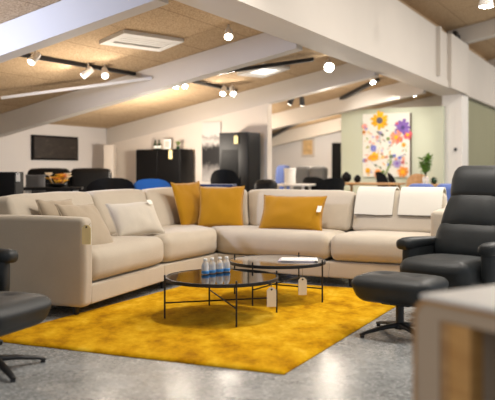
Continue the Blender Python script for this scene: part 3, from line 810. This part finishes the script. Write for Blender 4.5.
def easy_sofa(name, label, c, w, d, h, seat_h, rz, mat, cushions=2, cat='sofa', back_r=.07, arm=.16, arm_h=.6):
    t = thing(name, label, cat, tuple(c), rz)
    bm = B(); bx(bm, -w/2+arm, w/2-arm, -d/2+.02, d/2-.1, .09, seat_h-.14, None, .02); link('base', bm, mat, t)
    for k in range(cushions):
        x0, x1 = lerp(-w/2+arm, w/2-arm, k/cushions)+.004, lerp(-w/2+arm, w/2-arm, (k+1)/cushions)-.004
        bm = B(); P = [V(x0,-d/2,seat_h-.14), V(x1,-d/2,seat_h-.14), V(x1,d/2-.25,seat_h-.14), V(x0,d/2-.25,seat_h-.14), V(x0,-d/2,seat_h), V(x1,-d/2,seat_h), V(x1,d/2-.25,seat_h), V(x0,d/2-.25,seat_h)]
        pad(bm, P, .05, .02, .02, 4); link('seat_cushion', bm, mat, t)
        bm = B(); P = [V(x0,d/2-.34,seat_h-.03), V(x1,d/2-.34,seat_h-.03), V(x1,d/2-.06,seat_h-.03), V(x0,d/2-.06,seat_h-.03), V(x0,d/2-.24,h), V(x1,d/2-.24,h), V(x1,d/2,h), V(x0,d/2,h)]
        pad(bm, P, back_r, .02, .03, 4); link('back_cushion', bm, mat, t)
    for s in (-1, 1):
        xa, xb = sorted((s*w/2, s*(w/2-arm)))
        bm = B(); bx(bm, xa, xb, -d/2, d/2-.02, .07, arm_h, None, .06); link('armrest', bm, mat, t)
        for sy in (-1, 1):
            bm = B(); tube(bm, [V(s*(w/2-.08), sy*(d/2-.1), 0), V(s*(w/2-.08), sy*(d/2-.1), .08)], .018, 8); link('leg', bm, M['black_metal'], t)
    return t
def table4(name, label, c, w, d, h, rz, topm, legm, cat='table', th=.035):
    t = thing(name, label, cat, tuple(c), rz)
    bm = B(); bx(bm, -w/2, w/2, -d/2, d/2, h-th, h, None, .008); link('tabletop', bm, topm, t, True, False, 40)
    for sx in (-1, 1):
        for sy in (-1, 1):
            bm = B(); tube(bm, [V(sx*(w/2-.05), sy*(d/2-.05), 0), V(sx*(w/2-.09), sy*(d/2-.09), h-th)], [.014, .024], 8); link('leg', bm, legm, t, True, False, 40)
    return t
def side_chair(name, label, c, rz, shellm, legm, h=.82, arms=False, cat='chair', group=None, w=.23):
    t = thing(name, label, cat, tuple(c), rz, group)
    bm = B(); P = [V(-w,-.22,.43), V(w,-.22,.43), V(w*.92,.2,.42), V(-w*.92,.2,.42), V(-w,-.22,.47), V(w,-.22,.47), V(w*.92,.2,.46), V(-w*.92,.2,.46)]
    pad(bm, P, .018, .01, .01, 4); link('seat', bm, shellm, t)
    bm = B(); secs = []
    n = 9
    up, dn = {}, {}
    for i in range(n+1):
        a = R(lerp(-62, 62, i/n))
        for j in range(6):
            z = lerp(.47, h, j/5); rr = w+.02+.03*j/5
            k = 1-.25*(abs(i/n*2-1)**3)*(j/5)
            zz = .47 + (z-.47)*k
            y = .0 + rr*math.cos(a)*.95 + .05*j/5; x = rr*math.sin(a)
            up[i,j] = bm.verts.new((x, y, zz)); dn[i,j] = bm.verts.new((x*.93, y-.022, zz))
    for i in range(n):
        for j in range(5):
            bm.faces.new((up[i,j], up[i+1,j], up[i+1,j+1], up[i,j+1])); bm.faces.new((dn[i,j], dn[i,j+1], dn[i+1,j+1], dn[i+1,j]))
        bm.faces.new((up[i,5], up[i+1,5], dn[i+1,5], dn[i,5])); bm.faces.new((up[i,0], dn[i,0], dn[i+1,0], up[i+1,0]))
    for j in range(5):
        bm.faces.new((up[0,j], up[0,j+1], dn[0,j+1], dn[0,j])); bm.faces.new((up[n,j], dn[n,j], dn[n,j+1], up[n,j+1]))
    link('backrest', bm, shellm, t, True, False, 50)
    for sx in (-1, 1):
        for sy in (-1, 1):
            bm = B(); tube(bm, [V(sx*w*.95, sy*.21, 0), V(sx*w*.72, sy*.15, .43)], [.011, .015], 8); link('leg', bm, legm, t)
    return t
# --- left background
c = at(0, 8.6); t = cabinet('sideboard', 'black sideboard end behind the sofa at the left edge', c, .44, .42, hz(172, 8.5), R(4), M['black_matt'], 2)
p = at(18, 8.31, hz(172.5, 8.31)); price_tag(p, p + V(.0, .03, .004), (1, 0, 0), .045, .10, 'white price tag on the black sideboard at the left edge', M['tag_white'])
easy_sofa('leather_sofa', 'black leather sofa below the dark wall picture', at(69, 10.95), 1.55, .85, 1.06, .46, R(10), M['leather_far'], 2, back_r=.06)
p = at(36, 10.62); scatter('scatter_cushion', (p.x, p.y-.02, .86), (1, .17, 0), (.15, -.95, .25), .28, .26, .12, fabric('slate_wool', srgb(84, 84, 86)), 'grey cushion on the far black leather sofa', None, 4)
tb = table4('side_table', 'black table with yellow flowers in front of the leather sofa', at(52, 9.8), .78, .4, hz(187, 9.9), R(8), M['black_matt'], M['steel'])
# flowers in a low bowl
c = at(57, 9.78, hz(187, 9.9)+.001); t = thing('flower_bowl', 'bowl of yellow and orange flowers on the black table', 'flowers', tuple(c))
bm = B(); lathe(bm, [(.06, 0), (.11, .02), (.13, .05), (.125, .05)], c, 20); link('bowl', bm, M['black_gloss'], t, True, True)
rnd = random.Random(3)
for k in range(16):
    q = c + V(rnd.uniform(-.19, .17), rnd.uniform(-.1, .1), rnd.uniform(.065, .17)); bm = B()
    rr = rnd.uniform(.03, .055)
    for j in range(7):
        a = j*2*math.pi/7; d = V(math.cos(a), math.sin(a)*.8, .35)
        s = V(-math.sin(a), math.cos(a), 0)*rr*.4
        v = [bm.verts.new(x) for x in (q, q+d*rr*.6+s, q+d*rr*1.2+V(0,0,rr*.2), q+d*rr*.6-s)]; bm.faces.new(v)
        w_ = [bm.verts.new(x - V(0,0,.006)) for x in (q, q+d*rr*.6+s, q+d*rr*1.2+V(0,0,rr*.2), q+d*rr*.6-s)]; bm.faces.new(w_)
        for i in range(4): bm.faces.new((v[i], v[(i+1)%4], w_[(i+1)%4], w_[i]))
    tube(bm, [q - V(0,0,.002), V(lerp(q.x, c.x, .6), lerp(q.y, c.y, .6), c.z+.035)], .004, 5)
    link('flower', bm, M[('petal_y', 'petal_y', 'petal_w', 'petal_o')[k % 4]], t, True, True)
side_chair('lounge_chair', 'black rounded chair right of the far leather sofa', at(108, 9.9), R(200), M['leather_far'], M['black_metal'], .95, w=.3)
table4('side_table', 'small low table with a pale top right of the black rounded chair', at(127, 9.3), .24, .24, .80, R(5), M['grille'], M['black_metal'])
bm = B(); c = at(110, 12.9); mt = Matrix.Translation(c) @ Matrix.Rotation(R(-5), 4, 'Z'); bx(bm, -.085, .085, -.1, .1, 0, hz(145, 12.9), mt, .006)
centred('display_plinth', bm, M['wall_warm'], 'tall narrow white plinth in the corner behind the rounded chair', 'plinth', None, True, 40)
t = side_chair('tub_chair', 'bright blue chair with a curved top edge behind the sofa', at(152, 10.1), R(186), M['blue'], M['black_metal'], .935, w=.25)
# dark picture on the left wall
def wall_pt(px, vplane):
    a = (px-CX)/F; t = vplane/(-math.sin(TH)*a + math.cos(TH)); return V(a*t, t, 0)
pl_, pr_ = wall_pt(31.5, 8.585), wall_pt(77, 8.585)
ua, ub = uvof(pl_)[0], uvof(pr_)[0]
ym = (pl_.y+pr_.y)/2
t = thing('wall_picture', 'wide dark abstract picture on the left wall', 'picture', tuple(Z((pl_+pr_)/2, hz(160, ym))), TH)
bm = B(); mt = Matrix.Rotation(TH, 4, 'Z'); bx(bm, ua, ub, 8.555, 8.597, hz(160.2, ym), hz(136, ym), mt, .006); link('frame', bm, M['black_matt'], t, True, True, 40)
bm = B(); bx(bm, ua+.03, ub-.03, 8.550, 8.5545, hz(160.2, ym)+.03, hz(136, ym)-.03, mt); link('canvas', bm, M['dark_art'], t, False, True)
# --- gable wall group
def gable(px, off):                       # point standing off in front of the gable wall
    a = (px-CX)/F; u = 10.76-off; t = u/(math.cos(TH)*a+math.sin(TH)); return V(a*t, t, 0)
c = gable(164.5, .30); cab_h = hz(149.5, c.y)
cabinet('sideboard', 'black gloss cabinet with bottles and frame on top against the back wall', c, .88, .42, cab_h, ROT_V, M['black_gloss'], 2)
def along(c, dx, dy=0, z=0): return c + Vector((math.cos(ROT_V)*dx - math.sin(ROT_V)*dy, math.sin(ROT_V)*dx + math.cos(ROT_V)*dy, z))
for dx, lab in ((-.17, 'left of two dark bottles on the black gloss cabinet'), (-.09, 'right of two dark bottles on the black gloss cabinet')):
    q = along(c, dx, -.02, cab_h+.001); t = thing('wine_bottle', lab, 'bottle', tuple(q), 0, 'bottles on the black cabinet')
    bm = B(); lathe(bm, [(.03,0), (.034,.005), (.034,.08), (.012,.11), (.012,.155), (.014,.16)], q, 16); link('body', bm, M['dark_green'], t, True, True)
    bm = B(); lathe(bm, [(.0345,.02), (.0348,.022), (.0348,.06), (.0345,.062)], q, 16); link('paper_label', bm, M['paper'], t, True, True)
q = along(c, .06, 0, cab_h+.001); t = thing('photo_frame', 'small white frame standing on the black gloss cabinet', 'frame', tuple(q), ROT_V)
mt = Matrix.Translation(q) @ Matrix.Rotation(ROT_V, 4, 'Z')
bm = B(); bx(bm, -.07, .07, -.01, .01, 0, .17, mt, .004); link('border', bm, M['white_gloss'], t, True, True, 40)
bm = B(); bx(bm, -.045, .045, -.0125, -.0102, .03, .14, mt); link('picture', bm, M['art_mat'], t, False, True)
bm = B(); tube(bm, [mt @ V(0, .012, .12), mt @ V(0, .07, .002)], .004, 6); link('prop', bm, M['black_metal'], t, True, True)
def leafy(c, name, label, h, spread, nleaf, potr, poth, potm, seed, lw=.03):
    t = thing(name, label, 'plant', tuple(c)); rnd = random.Random(seed)
    bm = B(); lathe(bm, [(potr*.75, 0), (potr, poth*.5), (potr*.9, poth), (potr*.8, poth)], c, 18); link('pot', bm, potm, t, True, True)
    stems = []
    bm = B()
    for k in range(6):
        a = k*2.4; tip = c + V(math.cos(a)*spread*.6, math.sin(a)*spread*.6, h*rnd.uniform(.75, 1)); stems.append(tip)
        tube(bm, [c+V(0,0,poth*.9), lerp(c+V(0,0,poth), tip, .5)+V(math.cos(a)*.01, 0, .02), tip], .004, 5)
    link('stem', bm, M['stem'], t, True, True)
    bm = B()
    for k in range(nleaf):
        tip = rnd.choice(stems); q = lerp(c+V(0,0,poth), tip, rnd.uniform(.25, 1))
        d = V(rnd.uniform(-1,1), rnd.uniform(-1,1), rnd.uniform(-.2,.9)).normalized(); s = d.cross(V(.1,.2,1)).normalized()*lw; L = lw*3.0
        nrm = s.cross(d).normalized()*.002
        top = [q, q+d*L*.35+s, q+d*L, q+d*L*.35-s]
        v = [bm.verts.new(x+nrm) for x in top]; w_ = [bm.verts.new(x-nrm) for x in top]
        bm.faces.new(v); bm.faces.new(w_)
        for i in range(4): bm.faces.new((v[i], v[(i+1)%4], w_[(i+1)%4], w_[i]))
    link('foliage', bm, M['green'], t, False, True); return t
leafy(along(c, .27, 0, cab_h+.001), 'potted_plant', 'little green plant on the right end of the black gloss cabinet', .12, .05, 30, .03, .05, M['dark_green'], 5, .012)
q = along(c, .27, -.225, cab_h-.01); price_tag(q, q+V(.0,.04,.012), (math.cos(ROT_V), math.sin(ROT_V), 0), .07, .15, 'pale yellow tag hanging on the black gloss cabinet', M['tag_yellow'])
# ink panel, hung on the gable wall
c = gable(211.5, .02); w = .36; z0, z1 = .86, hz(122, c.y)
t = thing('art_panel', 'tall narrow black and white ink picture beside the tall cabinet', 'picture', (c.x, c.y, z0), ROT_V)
bm = B(); bx(bm, -w/2, w/2, -.012, .012, 0, z1-z0, None, .004); link('canvas', bm, M['ink'], t, True, False, 40)
# tall cabinet
c = gable(240, .32); H_ = hz(133, c.y)
t = cabinet('display_cabinet', 'tall black display cabinet with two niches against the back wall', c, .52, .40, H_, ROT_V, M['black_gloss'], 0, [(H_-.50, H_-.27), (H_-.84, H_-.60)])
bm = B(); bx(bm, .09, .257, -.222, -.2005, .08, H_-.01, None, .004); d = link('door', bm, M['black_gloss'], t, True, False, 40)
bm = B(); bx(bm, .105, .118, -.238, -.223, .8, .95, None, .003); link('handle', bm, M['black_metal'], d, True, False, 40)
for zz, lab in ((H_-.5, 'white bowl stack in the upper niche of the tall black cabinet'), (H_-.84, 'white bowl stack in the lower niche of the tall black cabinet')):
    q = along(c, -.06, -.05, zz+.001); bm = B()
    lathe(bm, [(.05, 0), (.09, .03), (.105, .07), (.11, .115), (.10, .118)], q, 20)
    centred('bowl', bm, M['white_gloss'], lab, 'bowl', 'bowls in the tall cabinet')
q = along(c, .06, -.242, H_-.05); price_tag(q, q+V(0,.02,.03), (math.cos(ROT_V), math.sin(ROT_V), 0), .07, .13, 'pale yellow tag on the tall black display cabinet', M['tag_yellow'])
side_chair('lounge_chair', 'black chair with a rounded back in front of the ink picture', at(227, 11.25), R(170), M['leather_far'], M['black_metal'], 1.06, w=.2)
easy_sofa('low_sofa', 'low black sofa just behind the corner sofa near the tall cabinet', at(262, 10.3), .54, .6, .90, .44, R(-20), M['leather_far'], 1, arm=.12, arm_h=.62)
cabinet('low_bench', 'long navy bench top just behind the corner sofa', at(205, 10.0), .80, .4, hz(184.5, 9.8), R(-8), M['navy'], 2, cat='bench')
# --- far seating area seen past the gable wall
easy_sofa('armchair', 'dusty blue armchair in the far seating area', at(277, 14.6), .42, .8, 1.13, .46, R(-30), M['blue_dusty'], 1, 'armchair', arm=.08)
easy_sofa('far_sofa', 'grey sofa below the small picture on the far wall', at(306, 16.0), 1.05, .8, 1.12, .46, ROT_V, M['grey_fab'], 2)
table4('dining_table', 'white table in the far seating area behind the sofa', at(294, 13.0), .62, .6, .81, R(-20), M['laminate'], M['white_paint'])
c = at(290, 12.95, .811); t = thing('table_lamp', 'white ribbed vase standing on the white table', 'vase', tuple(c))
bm = B(); lathe(bm, [(.08,0), (.10,.02), (.095,.12), (.105,.25), (.10,.27), (.085,.27)], c, 20); link('body', bm, M['white_gloss'], t, True, True)
bm = B(); lathe(bm, [(.106,.235), (.109,.24), (.109,.262), (.104,.268)], c, 20); link('lip', bm, M['white_gloss'], t, True, True)
t.name = 'vase'
for px, Y, rz, lab in ((319, 13.5, 150, 'black chair left of the wooden dining table, nearest the white table'), (326, 12.1, 205, 'black chair at the left end of the wooden dining table')):
    side_chair('dining_chair', lab, at(px, Y), R(rz), M['leather_far'], M['black_metal'], .93, group='black chairs in the far area')
pa, pb = on_far(301.5, 16.58), on_far(314.5, 16.58); ym = (pa.y+pb.y)/2; va, vb = uvof(pa)[1], uvof(pb)[1]
t = thing('wall_picture', 'small ochre picture in a pale mount on the far wall', 'picture', tuple(Z((pa+pb)/2, hz(157, ym))), TH)
mt = Matrix.Rotation(TH, 4, 'Z')
bm = B(); bx(bm, 16.565, 16.597, min(va,vb), max(va,vb), hz(157, ym), hz(137.5, ym), mt, .004); link('frame', bm, M['art_mat'], t, True, True, 40)
bm = B(); bx(bm, 16.560, 16.5645, min(va,vb)+.05, max(va,vb)-.05, hz(157, ym)+.06, hz(137.5, ym)-.06, mt); link('print', bm, M['pale_art'], t, False, True)
# --- dining group by the sage wall
table4('dining_table', 'long oak dining table in front of the sage display wall', at(370, 12.6), 1.02, .7, .835, ROT_V, M['oak'], M['oak'])
for px, Y, lab, rr in ((346.5, 12.7, 'taller dark round vase on the oak dining table', .085), (357.5, 12.6, 'smaller dark round vase on the oak dining table', .062)):
    c = at(px, Y, .836); bm = B()
    prof = [(rr*math.sin(R(a)), rr - rr*math.cos(R(a))) for a in (25, 45, 65, 90, 115, 135, 150)] + [(rr*.35, rr*2.0), (rr*.42, rr*2.12), (rr*.3, rr*2.12)]
    lathe(bm, prof, c, 20); centred('vase', bm, M['black_matt'], lab, 'vase', 'dark vases on the oak table')
g = 'black shell chairs at the oak table'
side_chair('dining_chair', 'black shell chair at the oak table, left of the pair below the flower picture', at(389, 13.7), R(50), M['black_matt'], M['oak'], 1.02, group=g, w=.16)
side_chair('dining_chair', 'black shell chair at the oak table, right of the pair below the flower picture', at(402, 12.9), R(75), M['black_matt'], M['oak'], 1.0, group=g, w=.16)
side_chair('dining_chair', 'oak backed chair right of the black shell chairs', at(412, 13.9), R(-40), M['oak'], M['oak'], .98, group=None, w=.17)
table4('dining_table', 'oak table in front of the white column', at(438, 12.3), .62, .6, .82, R(-15), M['oak'], M['oak'])
leafy(at(425.5, 12.2, .8205), 'potted_plant', 'tall leafy green plant on the table before the white column', .50, .10, 120, .055, .12, M['clear'], 9, .03)
c = at(434, 12.25, .8205); bm = B(); lathe(bm, [(.03,0), (.055,.04), (.045,.09), (.02,.11)], c, 16)
centred('vase', bm, M['dark_green'], 'small dark green vase right of the leafy plant', 'vase')
easy_sofa('blue_sofa', 'blue sofa whose back shows just behind the beige sofa at right', at(433, 10.0), .92, .8, .855, .44, R(172), M['blue_dusty'], 2, arm=.10, arm_h=.7)
# hook on the column
bm = B(); p = uv(14.62, 3.24, 0); p = Z(p, hz(149.5, p.y)); mt = Matrix.Translation(p) @ Matrix.Rotation(TH, 4, 'Z'); bx(bm, -.03, .008, -.022, .022, -.03, .03, mt, .008); bx(bm, -.065, -.031, -.01, .01, -.02, .0, mt, .004)
centred('wall_hook', bm, M['black_metal'], 'small black hook on the white column', 'hook', None, True, 40)

# ------------------------------------------------------------------ flower picture on the sage wall
def disp(px, u=14.5):
    a = (px-CX)/F; t = u/(math.cos(TH)*a + math.sin(TH)); return V(a*t, t, 0)
pa, pb = disp(363.5), disp(410.5); va, vb = uvof(pa)[1], uvof(pb)[1]; ym = (pa.y+pb.y)/2
z0, z1 = hz(177, ym), hz(113.5, ym); w = abs(va-vb); h = z1-z0
base = (pa+pb)/2
t = thing('flower_picture', 'large canvas of colourful flowers on the sage display wall', 'picture', (base.x, base.y, z0), ROT_V)
bm = B(); bx(bm, -w/2, w/2, -.055, -.002, 0, h, None, .006); link('canvas', bm, plain('canvas_white', srgb(238, 234, 222), .8, 0, .2, .02, 2), t, True, False, 40)
bm = B(); bx(bm, w/2+.004, w/2+.022, -.05, -.004, 0, h-.01); link('edge_strip', bm, M['stem'], t, False)
bm = B(); colr = bm.loops.layers.float_color.new('Col'); rnd = random.Random(12); dep = [-.0560]
def poly(pts, c):
    vs = [bm.verts.new((x, dep[0], z)) for x, z in pts]; f = bm.faces.new(vs)
    for l in f.loops: l[colr] = c
def flower(fx, fz, r, c, c2, n=9, core=.34):
    x0, z0_ = (fx-.5)*w, (1-fz)*h; dep[0] -= .0004
    for k in range(n):
        a = 2*math.pi*k/n + rnd.uniform(-.1, .1); rr = r*rnd.uniform(.88, 1.08); s = math.pi/n*1.15
        cc = mul(c, rnd.uniform(.85, 1.12))
        poly([(x0, z0_), (x0+math.cos(a-s)*rr*.62, z0_+math.sin(a-s)*rr*.62), (x0+math.cos(a-s*.4)*rr, z0_+math.sin(a-s*.4)*rr), (x0+math.cos(a+s*.4)*rr, z0_+math.sin(a+s*.4)*rr), (x0+math.cos(a+s)*rr*.62, z0_+math.sin(a+s)*rr*.62)], cc)
        dep[0] -= .00002
    dep[0] -= .0002
    poly([(x0+math.cos(q*math.pi/6)*r*core, z0_+math.sin(q*math.pi/6)*r*core) for q in range(12)], c2)
def leaf(fx, fz, L, ang, c):
    x0, z0_ = (fx-.5)*w, (1-fz)*h; a = R(ang); d = (math.cos(a), math.sin(a)); s = (-d[1], d[0]); dep[0] -= .00005
    poly([(x0-d[0]*L, z0_-d[1]*L), (x0+s[0]*L*.35, z0_+s[1]*L*.35), (x0+d[0]*L, z0_+d[1]*L), (x0-s[0]*L*.35, z0_-s[1]*L*.35)], c)
yel, org = srgb(244, 182, 22), srgb(238, 150, 60); pur, lil = srgb(134, 100, 178), srgb(176, 162, 212)
pnk, red = srgb(240, 152, 124), srgb(226, 96, 104); blu = srgb(104, 122, 208); grn, olv = srgb(132, 158, 88), srgb(96, 108, 84)
gry = srgb(104, 96, 108)
for k in range(120):
    leaf(rnd.uniform(.05, .95), rnd.uniform(.12, .98), rnd.uniform(.014, .045), rnd.uniform(0, 180), rnd.choice([grn, olv, lil, mul(yel, .95), pnk, mul(grn, 1.3), srgb(216, 210, 190)]))
flower(.96, .34, .10, red, yel); flower(.86, .23, .165, pur, srgb(84, 66, 130), 9, .26); flower(.72, .38, .14, pnk, yel, 9, .3)
flower(.80, .42, .06, red, yel)
flower(.37, .11, .185, yel, gry, 11, .36); leaf(.38, .31, .10, -28, olv); leaf(.42, .335, .06, -50, olv)
flower(.24, .55, .07, blu, lil); flower(.26, .68, .10, yel, org); flower(.16, .70, .05, org, yel); flower(.05, .74, .045, blu, yel); flower(.05, .2, .06, pnk, lil)
flower(.74, .79, .09, lil, pur); flower(.57, .81, .04, blu, lil); flower(.86, .92, .11, org, yel); flower(.34, .95, .09, org, yel); flower(.62, .68, .045, olv, grn)
flower(.12, .90, .06, yel, org); flower(.88, .50, .05, yel, red); flower(.80, .70, .04, blu, pur)
for k in range(26): flower(rnd.uniform(.04, .96), rnd.uniform(.16, .97), rnd.uniform(.02, .042), rnd.choice([pnk, lil, blu, yel, org, red, grn]), rnd.choice([yel, srgb(240, 232, 210), olv]), 6)
for k in range(10): leaf(.50+k*.014, .97-.025*k, .045, 75+k*3, grn)
link('printed_flowers', bm, M['floral'], t, False)

# ================================================================== LIGHT
def area(p, size, power, col, rot=(0,0,0), spread=None):
    l = bpy.data.lights.new('lamp_and_fill_disk', 'AREA'); l.shape = 'DISK'; l.size = size; l.energy = power; l.color = col
    if spread: l.spread = spread
    o = bpy.data.objects.new('lamp_and_fill_disk', l); COL.objects.link(o); o.location = p; o.rotation_euler = rot; return o
def spot(p, d, power, col, ang=80, blend=.6, r=.06):
    l = bpy.data.lights.new('lamp_and_fill_spot', 'SPOT'); l.energy = power; l.color = col; l.spot_size = R(ang); l.spot_blend = blend; l.shadow_soft_size = r
    o = bpy.data.objects.new('lamp_and_fill_spot', l); COL.objects.link(o); o.location = p
    o.rotation_euler = Vector(d).to_track_quat('-Z', 'Y').to_euler(); return o
warm = (1, .88, .74); neutral = (1, .94, .86); cool = (.55, .67, 1)
def point(p, power, col, r=.12):
    l = bpy.data.lights.new('fill_and_lamp_point', 'POINT'); l.energy = power; l.color = col; l.shadow_soft_size = r
    o = bpy.data.objects.new('fill_and_lamp_point', l); COL.objects.link(o); o.location = p; return o
# shop lamps hung under the upper ceiling (out of frame, right of the girder)
for u, v, pw in ((4.8, -.2, 50), (7.4, .9, 75), (7.4, -1.6, 45), (10.4, .6, 80), (13.2, .4, 60), (18, .5, 60)):
    area(uv(u, v, zr(v)-.4), .5, pw, neutral)
for u, v, pw in ((9, -1.5, 120), (15, -1.0, 120), (21, 0, 120)):  # fill points without fixtures, added to brighten the upper ceiling
    point(uv(u, v, zr(v)-1.1), pw, neutral, .16)
area(uv(-.6, 1.6, zr(1.6)-.4), .5, 38, neutral)  # unseen fill added behind the camera to light the desk front
spot(uv(5.15, 2.05, zr(2.05)-.35), (-.03, 0, -1), 210, neutral, 118, .7, .11)   # downlight over the coffee tables
# unseen fill points added in the left bays; one serves the girder lamp
for u, v, pw in ((3.9, 5.6, 14), (6.6, 5.6, 40), (9.3, 6.4, 88), (11.65, 4.63, 42), (12.6, 7.0, 60), (15.2, 6.4, 46)):
    point(uv(u, v, zc(v)-(.85 if u < 11 else .5)), pw, warm, .08)
for u, v in ((12.6, 4.5), (13.2, 3.95)):
    p = uv(u, v, zc(v)-.34); spot(p, disp(388)+V(0,0,1.6)-p, 26, neutral, 80)
p = uv(3.3, 5.6, 1.9); spot(p, uv(5.1, 4.9, 2.15)-p, 260, cool, 95, .8, .15)  # unseen cool light added to turn the nearest rafter bluish
# glow on the ceiling boards from the track heads
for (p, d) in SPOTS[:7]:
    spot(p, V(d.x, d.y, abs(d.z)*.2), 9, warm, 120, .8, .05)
w_ = bpy.data.worlds.new('daylight'); scene.world = w_; w_.use_nodes = True
bg = w_.node_tree.nodes['Background']; bg.inputs['Color'].default_value = (.84, .90, 1, 1); bg.inputs['Strength'].default_value = .4

# ================================================================== CAMERA
cd = bpy.data.cameras.new('camera'); cam = bpy.data.objects.new('camera', cd); COL.objects.link(cam)
cam.location = (0, 0, CH); cam.rotation_euler = (R(90), 0, 0)
cd.sensor_width = 36; cd.sensor_fit = 'HORIZONTAL'; cd.lens = F/495*36
cd.shift_y = -(200-HY)/495
cd.clip_start = .05; cd.clip_end = 100
cd.dof.use_dof = True; cd.dof.focus_distance = 5.7; cd.dof.aperture_fstop = 1.8
scene.camera = cam
scene.view_settings.view_transform = 'Standard'; scene.view_settings.look = 'None'
scene.view_settings.exposure = 0.3; scene.view_settings.gamma = 1; scene.view_settings.use_curve_mapping = False
for o in scene.objects:
    for k in ('_l', '_r'):
        if k in o: del o[k]
